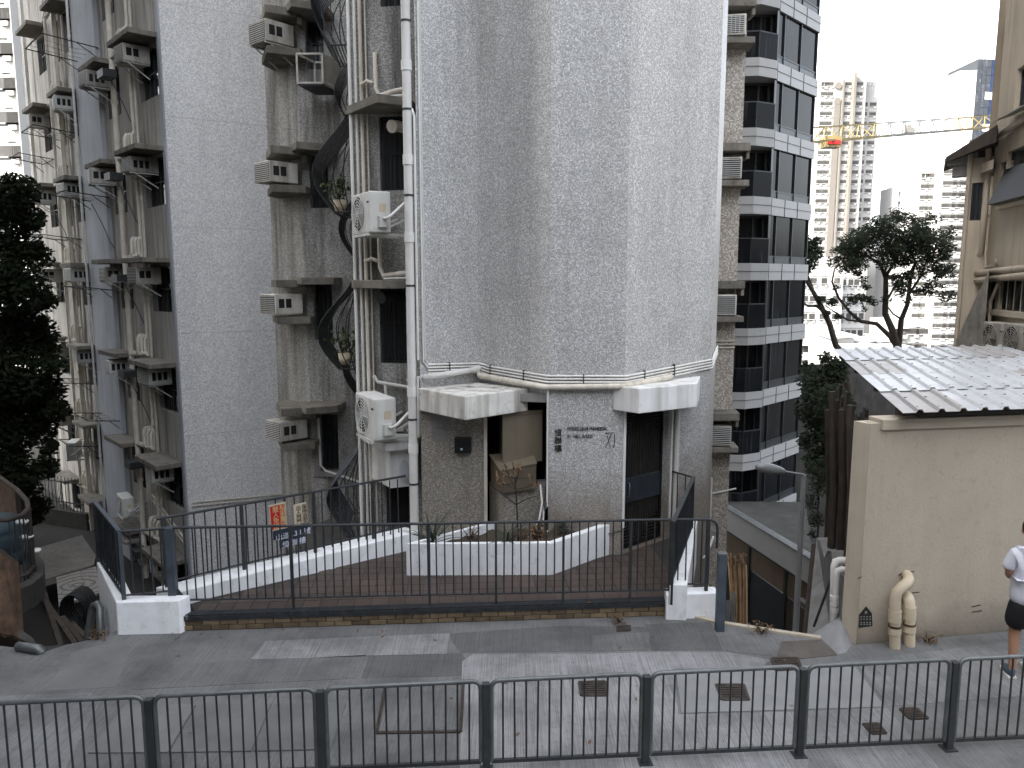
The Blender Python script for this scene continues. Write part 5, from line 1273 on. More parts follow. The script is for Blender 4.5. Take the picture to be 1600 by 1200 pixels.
# grey wall pieces, hump and pipes between yard and shed
yw = MB()
pl_ = [at(1260, 1000, 10.6), at(1276, 840, 12.6), at(1283, 848, 12.2), at(1288, 872, 11.6), at(1293, 860, 11.2), at(1299, 862, 10.9), at(1303, 905, 10.5), at(1300, 1000, 10.2)]
yw.add(list(pl_) + [p + Vector((.22, .02, 0)) for p in pl_], [tuple(range(8)), tuple(range(15, 7, -1))] + [(i, i + 8, (i + 1) % 8 + 8, (i + 1) % 8) for i in range(8)])
single('broken_wall', yw, M['concrete'], 'jagged grey broken wall between the sunken yard and the shed', 'wall')
yb = MB(); q = [at(1252, 1005, 10.9), at(1268, 850, 12.9), at(1274, 850, 12.8), at(1262, 1005, 10.7)]; yb.add(q + [p + Vector((.1, .1, 0)) for p in q], [(0, 1, 2, 3), (7, 6, 5, 4), (0, 4, 5, 1), (1, 5, 6, 2), (2, 6, 7, 3), (3, 7, 4, 0)]); single('plank', yb, M['wood'], 'grey weathered plank leaning on the broken wall', 'plank')
p2 = MB(); q = [at(1310, 1000, 9.2), at(1314, 896, 9.4), at(1324, 912, 9.2), at(1322, 1000, 9.0)]; p2.add(q + [p + Vector((.05, .15, 0)) for p in q], [(0, 1, 2, 3), (7, 6, 5, 4), (0, 4, 5, 1), (1, 5, 6, 2), (2, 6, 7, 3), (3, 7, 4, 0)]); single('board', p2, M['panelwhite'], 'pale grey board against the side of the shed behind the two white pipes', 'board')
t = thing('pipe_pair', 'two white elbow pipes coming out of the shed side beside the white mortar hump', 'pipes', at(1305, 985, 9.3))
a = lambda px, py, y=9.3: at(px, py, y)
obj('pipe', MB().tube([a(1302, 990, 9.35), a(1304, 885, 9.35), a(1306, 878, 9.35), a(1312, 876, 9.35), a(1340, 877, 9.3)], .05, 12), M['pvc'], t)
obj('pipe', MB().tube([a(1300, 990, 9.2), a(1307, 900, 9.2), a(1309, 892, 9.2), a(1315, 890, 9.2), a(1340, 892, 9.15)], .042, 12), M['pvc'], t)
c = MB()
for y in (934, 942, 952): p = a(1303.5, y, 9.2); c.tube([p - Vector((0, 0, .03)), p + Vector((0, 0, .03))], .055, 12)
obj('collar', c, M['pvc'], t)
single('iron_bar', MB().bar(at(1302, 896, 9.4), at(1272, 978, 9.5), .07, .03), M['rail'], 'dark iron bar propped diagonally beside the white pipes', 'bar')
hm = MB()
hp_ = [(1266, 992), (1278, 986), (1300, 981), (1316, 984), (1327, 997), (1332, 1009), (1322, 1022), (1309, 1025), (1296, 1012), (1280, 1000)]
base = [onz(*q, -.01) for q in hp_]; n = len(base); cen = onz(1312, 990, .0); hm.v = list(base); top = cen + Vector((.02, .06, .2))
for q, h in ((.45, .10), (.75, .17)): hm.v += [Vector((b.lerp(cen, q).x, b.lerp(cen, q).y, h + random.uniform(-.015, .015))) for b in base]
hm.v.append(top)
for r_ in range(2):
    for k in range(n): hm.f.append((r_ * n + k, r_ * n + (k + 1) % n, r_ * n + n + (k + 1) % n, r_ * n + n + k)); hm.sm.append(True)
for k in range(n): hm.f.append((2 * n + k, 2 * n + (k + 1) % n, 3 * n)); hm.sm.append(True)
single('mortar_hump', hm, M['slab_fine'], 'sloped hump of pale mortar at the corner of the beige shed', 'mortar')
ed = MB(); 
for i in (8, 9, 10): a_, b_ = back[i + 0], back[i + 1]; ed.bar((a_.x, a_.y, .0), (b_.x, b_.y, .0), .07, .05)
single('edge_strip', ed, M['beige_trim'], 'worn yellowish concrete edging along the lane above the sunken yard', 'edging')
# dark props under the side of the metal roof
for i, (px, pt_, y) in enumerate(((1290, 640, 12.8), (1297, 612, 12.0), (1304, 625, 13.2), (1312, 640, 11.4), (1320, 660, 12.4), (1326, 633, 10.6), (1333, 668, 10.2))):
    b = at(px + 4 - i, 905, y); tp = at(px + 3, pt_, y)
    single('prop_pole', MB().tube([b - Vector((0, 0, 2.5)), b.lerp(tp, .5) + Vector((.03, 0, 0)), tp], [.07, .06, .05], 7), M['wood'], ['leftmost dark prop below the edge of the metal roof', 'tallest dark prop standing left of the metal roof edge', 'third dark prop from the left under the metal roof', 'thin dark prop in the middle under the metal roof', 'short dark prop under the middle of the roof edge', 'pale topped prop close to the beige shed', 'dark prop right against the beige shed corner'][i], 'pole', 'timber props under the metal roof')
wl2 = Wall((4.42, 9.1), (5.98, 14.1))
hd_ = thing('hoarding', 'dark timber hoarding behind the props under the metal roof', 'hoarding', (5, 11, -6))
for k in range(22): obj('board', MB().wbox(wl2, wl2.L * k / 22, wl2.L * (k + 1) / 22 - .015, -6, 2.3 + random.uniform(-.3, .2), -.1 + random.uniform(-.01, .02), -.06), M['wood'], hd_)
rb2 = MB()
single('retaining_wall', MB().wbox(Wall((13.6, 43), (26, 46)), 0, 12.7, -12, -.6, -.3, 0), M['concrete_dark'], 'dim retaining wall beyond the terrace, between the glass tower and the bush', 'wall')
LV_ = MB()
for k in range(46):
    px, py = random.choice(((random.uniform(250, 1030), random.uniform(975, 1000)), (random.uniform(100, 1500), random.uniform(1000, 1180)), (random.uniform(300, 1000), random.uniform(905, 950))))
    z = .212 if py < 952 else .014; p = onz(px, py, z); a = random.random() * 6.28; d = Vector((math.cos(a), math.sin(a), .2)) * .03; e = Vector((-math.sin(a), math.cos(a), .3)) * .014
    LV_.face(p - d, p + e, p + d + Vector((0, 0, .006)), p - e)
tag(obj('fallen_leaves', LV_, M['dry']), 'few dry leaves scattered over the lane and the patio', 'leaves', None, 'stuff')

# ------------------------------------------------------------------ the left corner: stall, sheet, pit
PITZ = -4.6
struct('sunken_lane', MB().prism([(-26, 8), (-3.5, 9.1), (-1.6, 12), (-3, 17), (-5.4, 22), (-8.5, 20), (-20, 32), (-30, 32)], PITZ - .1, PITZ), M['earth'])
st0 = [at(0, 899, 10.0), at(23, 922, 9.95), at(50, 905, 10.3), at(68, 884, 10.9), at(60, 872, 11.6), at(0, 850, 12.6)]
stl = thing('balcony', 'small rusted curved balcony at the left edge on a grey concrete base', 'balcony', (-7.4, 10.8, -.2))
pl_ = [at(-60, 930, 10.0).xy, at(22, 920, 10.0).xy, at(50, 905, 10.25).xy, at(67, 890, 10.6).xy, at(69, 880, 11.1).xy, at(40, 862, 12.2).xy, at(-60, 862, 12.4).xy]
obj('base', MB().prism(pl_, -.28, .08), M['concrete_dark'], stl, bevel=.01)
zr_ = 1.02
crv = [at(-60, 835, 10.1), at(12, 812, 10.2), at(34, 805, 10.4), at(44, 797, 10.7), at(43, 790, 11.1), at(28, 777, 11.7), at(0, 757, 12.5), at(-60, 720, 14)]
crv = [Vector((p.x, p.y, zr_)) for p in crv]
obj('top_rail', MB().tube(crv, .035, 8), M['rustdark'], stl)
sh = MB()
for i in range(5, 7):
    a, b = crv[i], crv[i + 1]; sh.face((a.x, a.y, .05), (b.x, b.y, .05), (b.x, b.y, zr_), (a.x, a.y, zr_))
o = obj('rusty_sheet', sh, M['rust'], stl)
for i, p in enumerate(crv[3:6]): obj('post', MB().bar((p.x, p.y, .05), (p.x, p.y, zr_), .05), M['rustdark'], stl)
for k in range(9):
    t_ = k / 8 * 2.9; i = int(t_); p = crv[i].lerp(crv[i + 1], t_ - i); obj('bar', MB().tube([(p.x, p.y, .05), (p.x, p.y, zr_)], .011, 6), M['rail'], stl)
lo = [Vector((p.x, p.y, .16)) for p in crv[:6]]; obj('bottom_rail', MB().tube(lo, .032, 8), M['rustdark'], stl)
tk = Vector((-7.75, 10.95)); single('water_tank', MB().lathe((tk.x, tk.y, .08), [(.01, 0), (.42, 0), (.44, .05), (.44, .2), (.425, .22), (.44, .24), (.44, .5), (.43, .52), (.44, .54), (.42, .68), (.2, .76), (.12, .77), (.12, .8), (.01, .8)], 20), M['tank'], 'blue grey plastic tank inside the rusted balcony', 'tank')
for i, (px, py) in enumerate(((34, 815), (42, 838), (54, 860))):
    p = at(px, py, 10.55 + .15 * i); d_ = Vector((.1, -1, .2)).normalized()
    single('round_lamp', MB().lathe(p, [(.01, -.05), (.05, -.05), (.085, -.01), (.09, .0), (.08, .015), (.01, .025)], 14), M['acwhite'], ['topmost white round lamp on the rusted balcony', 'middle white round lamp on the rusted balcony', 'lowest white round lamp on the rusted balcony corner'][i], 'lamp', 'white round lamps on the balcony')
sq = [onz(-12, 1010, 0), onz(30, 1004, 0)]; q = [Vector((sq[1].x, sq[1].y, 0)), Vector((-7.15, 10.2, 0))]
bd = MB(); a_, b_ = at(30, 1000, 9.0), at(-40, 985, 8.4); tp_, tq_ = at(21, 880, 9.25), at(-40, 835, 8.75)
bd.add([b_, a_, tp_, tq_] + [p + Vector((.03, .05, 0)) for p in (b_, a_, tp_, tq_)], [(0, 1, 2, 3), (7, 6, 5, 4), (0, 4, 5, 1), (1, 5, 6, 2), (2, 6, 7, 3), (3, 7, 4, 0)])
rs = thing('rusty_hoarding', 'rusty orange sheet hoarding standing at the left edge of the lane', 'hoarding', a_)
obj('sheet', bd, M['rust'], rs)
ba = MB()
for k in range(5):
    t_ = .12 + k * .2; a1, a2 = a_.lerp(tp_, 0).lerp(b_, t_), tp_.lerp(tq_, t_); ba.bar(a1 + Vector((0, -.012, 0)), a2 + Vector((0, -.012, 0)), .03, .015)
obj('batten', ba, M['rustdark'], rs)
obj('top_rail', MB().bar(tp_, tq_, .06, .05), M['rustdark'], rs); obj('post', MB().bar(a_, tp_, .04), M['rustdark'], rs)
gr = MB(); 
for (x0, y0, x1, y1) in ((12, 915, 12, 930), (12, 918, 15, 918), (12, 924, 14, 924), (12, 930, 16, 932), (15, 915, 16, 927), (13, 935, 15, 940)): gr.tube([at(x0 + 1, y0, 9.13), at(x1 + 1, y1, 9.13)], .006, 4)
obj('graffiti', gr, M['red'], rs)
single('rubble_edge', MB().prism([onz(28, 1003, 0).xy, onz(62, 1020, 0).xy, onz(52, 1004, 0).xy, onz(32, 990, 0).xy], -.6, .06), M['concrete_dark'], 'broken concrete lump at the foot of the rusty hoarding', 'concrete')
single('pipe_stub', MB().tube([onz(28, 1010, .05), onz(60, 1014, .06), onz(64, 1018, .02)], .055, 10), M['galv'], 'short grey pipe lying on the lane edge below the hoarding', 'pipe')
# steel hoop
t = thing('steel_hoop', 'grey bent steel tube hoop standing behind the left white parapet block', 'hoop', at(150, 1000, 9.4))
p = [at(136, 1005, 9.5), at(144, 955, 9.55), at(147, 946, 9.55), at(152, 944, 9.5), at(156, 950, 9.45), at(158, 1005, 9.35)]
obj('tube', MB().tube(p, .05, 12), M['galv'], t)
# coil, beams and junk in the pit
t = thing('hose_coil', 'black coil of corrugated hose lying in the pit', 'coil', at(115, 950, 12))
cp = at(113, 955, 12.2)
for k in range(7):
    obj('loop', MB().tube([cp + Vector((math.cos(a) * .2, k * .06, math.sin(a) * .28)) for a in [j * .42 for j in range(16)]], .022, 6), M['grille'], t)
obj('net', MB().prism([at(120, 940, 12).xy, at(138, 965, 11.8).xy, at(125, 975, 12.4).xy], cp.z - .3, [cp.z + .1, cp.z - .2, cp.z - .2]), M['dark'], t)
for i, (x0, y0, x1, y1, d0, d1, lab) in enumerate(((52, 912, 118, 1008, 13, 10.2, 'long thin timber slanting down the pit, leftmost'), (98, 965, 132, 1010, 12, 10, 'timber beam beside the hose coil'), (62, 905, 95, 1010, 12.5, 10.4, 'dark beam crossing the pit below the balcony base'), (112, 975, 150, 1012, 11.5, 9.8, 'short timber near the steel hoop'))):
    single('timber', MB().bar(at(x0, y0, d0), at(x1, y1, d1), .07, .06), M['wood'], lab, 'timber', 'loose timbers in the pit')
pw = MB(); pw.prism([(-8.3, 10.3), (-7.45, 10.45), (-7.4, 10.9), (-8.3, 10.9)], PITZ, -.29); single('pit_pier', pw, M['wood'], 'dark concrete pier carrying the rusted balcony', 'pier')
rt = MB(); rt.prism([(-9, 9.2), (-6.6, 9.15), (-5.0, 9.5), (-4.9, 9.25), (-6.6, 8.95), (-9, 8.9)], PITZ, -.36); single('retaining_wall', rt, M['concrete_dark'], 'dark retaining wall under the lane edge in the left pit', 'wall')
# patterned sheet, broken slab, yard wall with fence
def pattern_mat():
    t = NT('spotted_pattern'); p = t.n('TexCoord').outputs['Object']; v = t.n('TexVoronoi'); v.inputs['Scale'].default_value = 7; t.l(p, v.inputs['Vector'])
    sp_ = t.math('LESS_THAN', v.outputs['Distance'], .2); w = t.n('TexWave', _wave_type='RINGS', _rings_direction='SPHERICAL'); w.inputs['Scale'].default_value = 1.3; w.inputs['Distortion'].default_value = 3; t.l(p, w.inputs['Vector'])
    c = t.mix(t.math('GREATER_THAN', w.outputs[0], .82), (.33, .31, .28), (.16, .15, .14)); c = t.mix(sp_, c, (.10, .10, .10)); t.l(c, t.b.inputs['Base Color']); t.b.inputs['Roughness'].default_value = .9; return t.m
M['pattern'] = pattern_mat(); M['stained'] = mat('stained_roof_concrete', (.20, .185, .165), .95, .35, 1.2, bump=.4, spots=1.0, scol=(.04, .033, .026))
q = [at(88, 900, 19), at(150, 884, 20), at(156, 930, 17), at(92, 948, 16.3)]; 
for p in q: p.z = min(p.z, -3.2)
zz = -3.4; q = [onz(88, 902, zz), onz(150, 885, zz), onz(158, 925, zz), onz(92, 947, zz)]
single('patterned_sheet', MB().prism([p.xy for p in q], zz - .06, zz), M['pattern'], 'pale spotted sheet with curved lines lying on a low roof in the pit', 'sheet')
zz = -3.55; q = [onz(38, 862, zz), onz(128, 836, zz), onz(150, 868, zz), onz(147, 882, zz), onz(60, 908, zz)]
single('broken_slab', MB().prism([p.xy for p in q], zz - .2, zz), M['stained'], 'stained flat concrete roof slab with a broken edge behind the left railing', 'slab')
q = [onz(150, 868, -3.54), onz(147, 884, -3.54), onz(116, 876, -3.54), onz(120, 868, -3.54)]; 
W_Y = Wall(at(45, 820, 27.5).xy, at(128, 806, 26.5).xy)
single('yard_wall', MB().wbox(W_Y, -4, W_Y.L + .2, PITZ - .3, -4.0, -.2, 0), M['concrete_dark'], 'dark yard wall behind the stained roof slab', 'wall')
yf = thing('yard_fence', 'dark iron fence on the yard wall at the far left', 'fence', W_Y.P(0, -4))
f = MB().bar(W_Y.P(-4, -2.95, -.1), W_Y.P(W_Y.L, -2.95, -.1), .04).bar(W_Y.P(-4, -3.7, -.1), W_Y.P(W_Y.L, -3.7, -.1), .04); obj('rail', f, M['grille_blue'], yf)
barset(yf, Wall(W_Y.P(-4, 0, -.1).xy, W_Y.P(W_Y.L, 0, -.1).xy), 0, W_Y.L + 4, -4, -2.75, .17, .012, M['grille_blue'])
zz = -3.1
single('back_wall', MB().wbox(Wall((-24, 33.5), (-15.5, 31.6)), 0, 8, -6, .2, -.3, 0), M['slab_dark'], 'dim blue grey wall behind the tree beyond the iron fence', 'wall')
# junk behind the left railing
single('pale_box', MB().box(-5.5, -5.15, 12.2, 12.5, -2.2, -1.6), M['acwhite'], 'pale box standing in the gap behind the left railing', 'box', None, .02)
t = thing('tarpaulin', 'dark tarpaulin covered lean-to roof behind the notices', 'tarpaulin', (-3.6, 13.8, -1))
obj('sheet', MB().prism([at(500, 868, 12.6).xy, at(553, 838, 13.6).xy, at(530, 815, 15.5).xy, at(462, 838, 14.4).xy], [-1.1, -1.0, -.7, -.8], [-.95, -.85, -.55, -.65]), M['concrete_dark'], t)
obj('frame', MB().prism([at(500, 868, 12.7).xy, at(553, 838, 13.7).xy, at(530, 815, 15.3).xy, at(462, 838, 14.2).xy], -4.5, -1.12), M['dark'], t)
place(AC, W_L.P(.9, -5.3, .1), W_L.rz(), 'window cooler at the very bottom of the old block behind the patio railing', GA)

# ------------------------------------------------------------------ trees
def leaves(mb, blobs, n, size):
    tot = sum(b[1] ** 2 for b in blobs)
    for c, r_, fl_ in blobs:
        for _ in range(int(n * r_ * r_ / tot)):
            d = Vector((random.gauss(0, 1), random.gauss(0, 1), random.gauss(0, 1))).normalized() * r_ * (random.random() ** .45)
            p = Vector(c) + Vector((d.x, d.y, d.z * fl_)); a = Vector((random.gauss(0, 1), random.gauss(0, 1), random.gauss(0, .6))).normalized() * size * random.uniform(.6, 1.3)
            b = a.orthogonal().normalized() * size * random.uniform(.3, .55); mb.face(p - a, p + b, p + a, p - b)
def limb(pts, r0, r1, mb): n = len(pts); mb.tube(pts, [r0 + (r1 - r0) * i / (n - 1) for i in range(n)], 8)
def wob(a, b, n=5, k=.08):
    a, b = Vector(a), Vector(b); L = (b - a).length
    return [a.lerp(b, i / n) + (Vector((random.gauss(0, 1), random.gauss(0, 1), random.gauss(0, 1))) * L * k * .4 if 0 < i < n else Vector()) for i in range(n + 1)]
# tree behind the metal roof
D = 30
tr = thing('tree', 'dark spreading tree with a forked trunk rising behind the white metal roof', 'tree', at(1405, 640, D))
T = lambda px, py, d=0: at(px, py, D + d)
tk = MB(); limb([T(1407, 660), T(1405, 560), T(1402, 540)], .2, .16, tk); obj('trunk', tk, M['bark'], tr)
br = MB()
for pts, r0, r1 in (([T(1404, 548), T(1394, 515), T(1383, 490), T(1384, 455), T(1384, 430)], .15, .09), ([T(1384, 435), T(1375, 412), T(1355, 400), T(1340, 392)], .08, .03), ([T(1384, 432), T(1400, 405), T(1415, 385)], .07, .03),
                    ([T(1404, 545), T(1408, 500), T(1418, 475), T(1422, 440), T(1430, 410)], .12, .05), ([T(1420, 460), T(1440, 430), T(1450, 400)], .06, .025), ([T(1404, 548), T(1390, 525), T(1370, 506), T(1345, 502), T(1328, 488), T(1310, 465), T(1300, 440), T(1304, 420), T(1318, 408)], .10, .02),
                    ([T(1345, 502), T(1325, 500), T(1305, 488), T(1290, 478)], .05, .015), ([T(1385, 470), T(1400, 445), T(1410, 425)], .05, .02), ([T(1410, 500), T(1395, 490), T(1386, 478)], .04, .02)):
    limb(pts, r0, r1, br)
obj('branch', br, M['bark'], tr)
s = D / 1200.0
bl = []
for px, py, r_ in ((1330, 385, 24), (1352, 370, 28), (1380, 358, 26), (1408, 362, 28), (1435, 358, 24), (1455, 375, 26), (1470, 392, 22), (1478, 405, 14), (1420, 395, 30), (1445, 400, 24), (1390, 392, 26), (1325, 402, 20), (1345, 408, 16), (1400, 425, 22), (1425, 425, 18), (1460, 415, 14), (1415, 450, 16), (1440, 452, 14), (1465, 455, 14), (1345, 462, 12), (1358, 470, 12), (1378, 345, 14), (1340, 425, 10), (1310, 400, 14), (1480, 425, 14)):
    for k in range(5):
        bl.append((T(px + random.gauss(0, r_ * .6), py + random.gauss(0, r_ * .55), random.uniform(-1.3, 1.3)), r_ * s * random.uniform(.35, .75), .8))
BASE = [(T(px, py, random.uniform(-.8, .8)), r_ * s * .95, .8) for px, py, r_ in ((1330, 385, 20), (1352, 372, 26), (1380, 360, 24), (1408, 364, 26), (1435, 362, 22), (1455, 378, 24), (1470, 395, 18), (1420, 395, 28), (1445, 402, 22), (1390, 390, 24), (1360, 398, 18))]
bl += BASE
for k in range(46): bl.append((T(random.uniform(1296, 1490), random.uniform(350, 490), random.uniform(-1.2, 1.2)), s * random.uniform(4, 9), .8))
tw = MB()
for c, r_, f_ in bl[::2]:
    e = Vector(c); n_ = min((T(1384, 430), T(1340, 392), T(1415, 385), T(1430, 410), T(1450, 400), T(1318, 408), T(1345, 470), T(1420, 455)), key=lambda q: (q - e).length); tw.tube(wob(n_, e, 3), [.03, .022, .016, .01], 5)
obj('twig', tw, M['bark'], tr)
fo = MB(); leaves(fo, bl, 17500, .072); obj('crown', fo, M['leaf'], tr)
D2 = 39; T2 = lambda px, py, d=0: at(px, py, D2 + d)
tr = thing('tree', 'thin leaning tree beside the glass tower with a bare bent trunk', 'tree', T2(1318, 600))
tk = MB(); limb([T2(1330, 640), T2(1318, 552), T2(1306, 540), T2(1296, 505), T2(1284, 480), T2(1272, 458), T2(1258, 435)], .2, .09, tk); obj('trunk', tk, M['bark'], tr)
br = MB(); limb([T2(1288, 488), T2(1276, 478), T2(1262, 478), T2(1250, 470)], .09, .04, br); limb([T2(1272, 458), T2(1262, 430), T2(1270, 405)], .08, .03, br); obj('branch', br, M['bark'], tr)
s = D2 / 1200.; bl = [(T2(px, py, random.uniform(-.5, .5)), r_ * s, .85) for px, py, r_ in ((1258, 385, 20), (1272, 395, 15), (1262, 410, 17), (1275, 378, 9), (1255, 425, 12), (1300, 472, 9), (1282, 468, 8), (1292, 490, 7), (1310, 495, 6))]
fo = MB(); leaves(fo, bl, 2600, .10); obj('crown', fo, M['leaf'], tr)
# scrub between the glass tower and the props
bsh = thing('bush', 'dense dark bush below the white metal roof edge', 'bush', at(1282, 700, 24))
bl = [(at(px, py, d), r_ * .02, .9) for px, py, r_, d in ((1275, 600, 30, 24), (1300, 585, 26, 24), (1270, 640, 30, 24), (1300, 630, 34, 23), (1285, 670, 28, 24), (1262, 575, 14, 25), (1310, 570, 16, 24), (1305, 680, 26, 23), (1280, 720, 26, 24), (1298, 740, 24, 23.5), (1262, 690, 18, 25), (1290, 650, 30, 24.5), (1310, 700, 30, 24), (1290, 560, 14, 24))]
fo = MB(); leaves(fo, bl, 6500, .09); obj('foliage', fo, M['leaf'], bsh)
st_ = MB(); limb([at(1290, 760, 24), at(1286, 640, 24)], .12, .06, st_); obj('stem', st_, M['bark'], bsh)
bs2 = thing('bush', 'thin leafy bush on the podium edge beside the lamp pole', 'bush', at(1270, 800, 19.5))
bl = [(at(px, py, 19.5), r_ * .016, 1) for px, py, r_ in ((1272, 735, 16), (1280, 760, 18), (1268, 785, 14), (1285, 720, 10), (1276, 812, 14), (1270, 835, 8))]
fo = MB(); leaves(fo, bl, 900, .05); obj('foliage', fo, M['leaf'], bs2)
st_ = MB(); limb(wob(at(1275, 860, 19.5), at(1276, 730, 19.5)), .03, .012, st_); obj('stem', st_, M['bark'], bs2)
# big tree at the left edge
DL = 22.5; TL = lambda px, py, d=0: at(px, py, DL + d); s = DL / 1200.
tr = thing('tree', 'large dark leafy tree filling the left edge before the old block', 'tree', (TL(30, 760).x, DL, PITZ))
tk = MB(); limb([(TL(20, 760).x, DL, PITZ), TL(22, 700), TL(10, 600), TL(-10, 480)], .3, .14, tk); obj('trunk', tk, M['bark'], tr)
br = MB()
for e in ((60, 560), (50, 660), (30, 420), (20, 320), (-60, 420), (80, 610), (-80, 600)): limb(wob(TL(12, 640 if e[1] > 500 else 520), TL(*e)), .1, .03, br)
obj('branch', br, M['bark'], tr)
bl = []
for px, py, r_ in ((25, 300, 34), (-10, 320, 44), (40, 340, 28), (15, 380, 46), (55, 400, 26), (-30, 430, 60), (25, 450, 48), (65, 470, 24), (20, 520, 52), (60, 545, 34), (85, 570, 18), (30, 590, 54), (72, 610, 30), (90, 640, 20), (25, 650, 46), (60, 670, 30), (15, 700, 34), (-40, 560, 60), (-40, 660, 50), (75, 700, 16), (45, 300, 14), (58, 350, 10), (-70, 360, 60), (-100, 500, 80), (30, 740, 34), (70, 730, 22), (-20, 740, 40), (50, 520, 40), (50, 620, 40)):
    bl.append((TL(px, py, random.uniform(-1.0, 1.0)), r_ * s, .85))
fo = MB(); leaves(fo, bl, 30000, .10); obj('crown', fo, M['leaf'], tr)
tr2 = thing('bush', 'dark shrub in front of the iron fence at the far left', 'bush', at(50, 830, 24))
fo = MB(); leaves(fo, [(at(px, py, 24), r_ * .02, .9) for px, py, r_ in ((40, 770, 26), (65, 790, 18), (20, 760, 24), (55, 810, 14), (0, 800, 30))], 2600, .08); obj('foliage', fo, M['leaf'], tr2)
st_ = MB(); limb([(at(45, 800, 24).x, 24, PITZ), at(45, 780, 24)], .08, .04, st_); obj('stem', st_, M['bark'], tr2)

# ------------------------------------------------------------------ the person by the beige wall
def skin_mesh(name, verts, edges, radii, m, parent, root=0, lv=2):
    me = bpy.data.meshes.new(name); me.from_pydata([Vector(v) for v in verts], edges, []); me.materials.append(m)
    o = bpy.data.objects.new(name, me); me.skin_vertices or o.modifiers
    sk = o.modifiers.new('skin', 'SKIN'); sk.use_smooth_shade = True
    if not me.skin_vertices: bpy.data.objects[o.name]
    for i, r_ in enumerate(radii):
        sv_ = me.skin_vertices[0].data[i]; sv_.radius = r_ if isinstance(r_, tuple) else (r_, r_); sv_.use_root = i == root
    ss = o.modifiers.new('smooth', 'SUBSURF'); ss.levels = lv; ss.render_levels = lv
    put(o, parent, WM[parent.name].copy()); return o
PP = (5.56, 7.86, 0)
person = thing('person', 'person in white T-shirt and black shorts seen from behind by the beige wall', 'person', PP, R(-12))
# local frame: faces +y (away from the camera), x to the right
V = [(0, 0, .93), (0, .005, 1.08), (0, -.01, 1.25), (0, .0, 1.40), (0, .04, 1.48), (0, .075, 1.53),
     (-.17, .0, 1.39), (-.215, .02, 1.16), (-.13, .20, 1.06), (-.09, .26, 1.07),
     (.17, .0, 1.39), (.22, .03, 1.14), (.12, .22, 1.07), (.07, .27, 1.08),
     (-.09, 0, .88), (-.105, .03, .50), (-.12, -.04, .10), (-.125, .0, .05), (-.13, .12, .035),
     (.09, 0, .88), (.11, .06, .50), (.13, .10, .10), (.13, .13, .05), (.135, .25, .035)]
Ed = [(0, 1), (1, 2), (2, 3), (3, 4), (4, 5), (3, 6), (6, 7), (7, 8), (8, 9), (3, 10), (10, 11), (11, 12), (12, 13), (0, 14), (14, 15), (15, 16), (16, 17), (17, 18), (0, 19), (19, 20), (20, 21), (21, 22), (22, 23)]
Ra = [(.145, .11), (.13, .10), (.15, .105), (.13, .09), .06, .055, .06, .045, .035, .028, .06, .045, .035, .028, .085, .06, .038, .042, .03, .085, .06, .038, .042, .03]
body = skin_mesh('body', V, Ed, Ra, M['skin'], person)
def lm(mb, name, m): return obj(name, mb, m, person, local=True)
# head: an oval skull turned down, with ears, nose, eyes and mouth on the far side
hc = Vector((0, .115, 1.625)); hd = MB()
def ell(mb, c, rx, ry, rz, nu=16, nv=12, f=None):
    o = len(mb.v)
    for j in range(nv + 1):
        th = math.pi * j / nv
        for i in range(nu):
            ph = 2 * math.pi * i / nu; d = Vector((math.sin(th) * math.cos(ph), math.sin(th) * math.sin(ph), math.cos(th)))
            k = f(d) if f else 1; mb.v.append(Vector(c) + Vector((d.x * rx, d.y * ry, d.z * rz)) * k)
    for j in range(nv):
        for i in range(nu): mb.f.append((o + j * nu + i, o + (j + 1) * nu + i, o + (j + 1) * nu + (i + 1) % nu, o + j * nu + (i + 1) % nu)); mb.sm.append(True)
ell(hd, hc, .076, .095, .115, f=lambda d: 1 - .12 * max(0, -d.z) * (1 if d.y < .2 else .4))
ell(hd, hc + Vector((0, .1, -.02)), .014, .022, .026, 8, 6)
for s_ in (-1, 1): ell(hd, hc + Vector((s_ * .078, .0, -.01)), .012, .022, .034, 8, 6)
lm(hd, 'head', M['skin'])
ey = MB(); 
for s_ in (-1, 1): ell(ey, hc + Vector((s_ * .03, .085, .012)), .012, .01, .008, 8, 6)
lm(ey, 'eyes', M['sole']); mo = MB(); ell(mo, hc + Vector((0, .088, -.055)), .022, .008, .006, 8, 6); lm(mo, 'mouth', M['red'])
ha = MB(); ell(ha, hc + Vector((0, -.012, .022)), .085, .1, .112, 20, 14, f=lambda d: (1.0 + .03 * math.sin(d.x * 40) * math.sin(d.z * 35)) if d.z > -.55 and d.y < .55 else .8); lm(ha, 'hair', M['hair'])
V2 = [(0, .0, .80), (0, -.005, .98), (0, -.015, 1.15), (0, -.02, 1.3), (0, -.005, 1.405), (0, .02, 1.46), (-.175, -.005, 1.39), (-.215, .015, 1.27), (-.225, .03, 1.2), (.175, -.005, 1.39), (.215, .02, 1.27), (.225, .04, 1.2)]
sh = skin_mesh('t_shirt', V2, [(0, 1), (1, 2), (2, 3), (3, 4), (4, 5), (4, 6), (6, 7), (7, 8), (4, 9), (9, 10), (10, 11)], [(.225, .16), (.215, .155), (.20, .145), (.195, .135), (.16, .11), (.075, .07), .075, .075, .078, .075, .075, .078], M['tee'], person, 3)
V3 = [(0, 0, .95), (0, 0, .82), (-.105, 0, .72), (-.13, .01, .53), (.105, 0, .72), (.13, .04, .53)]
skin_mesh('shorts', V3, [(0, 1), (1, 2), (2, 3), (1, 4), (4, 5)], [(.175, .13), (.17, .13), .115, (.125, .12), .115, (.125, .12)], M['shorts'], person)
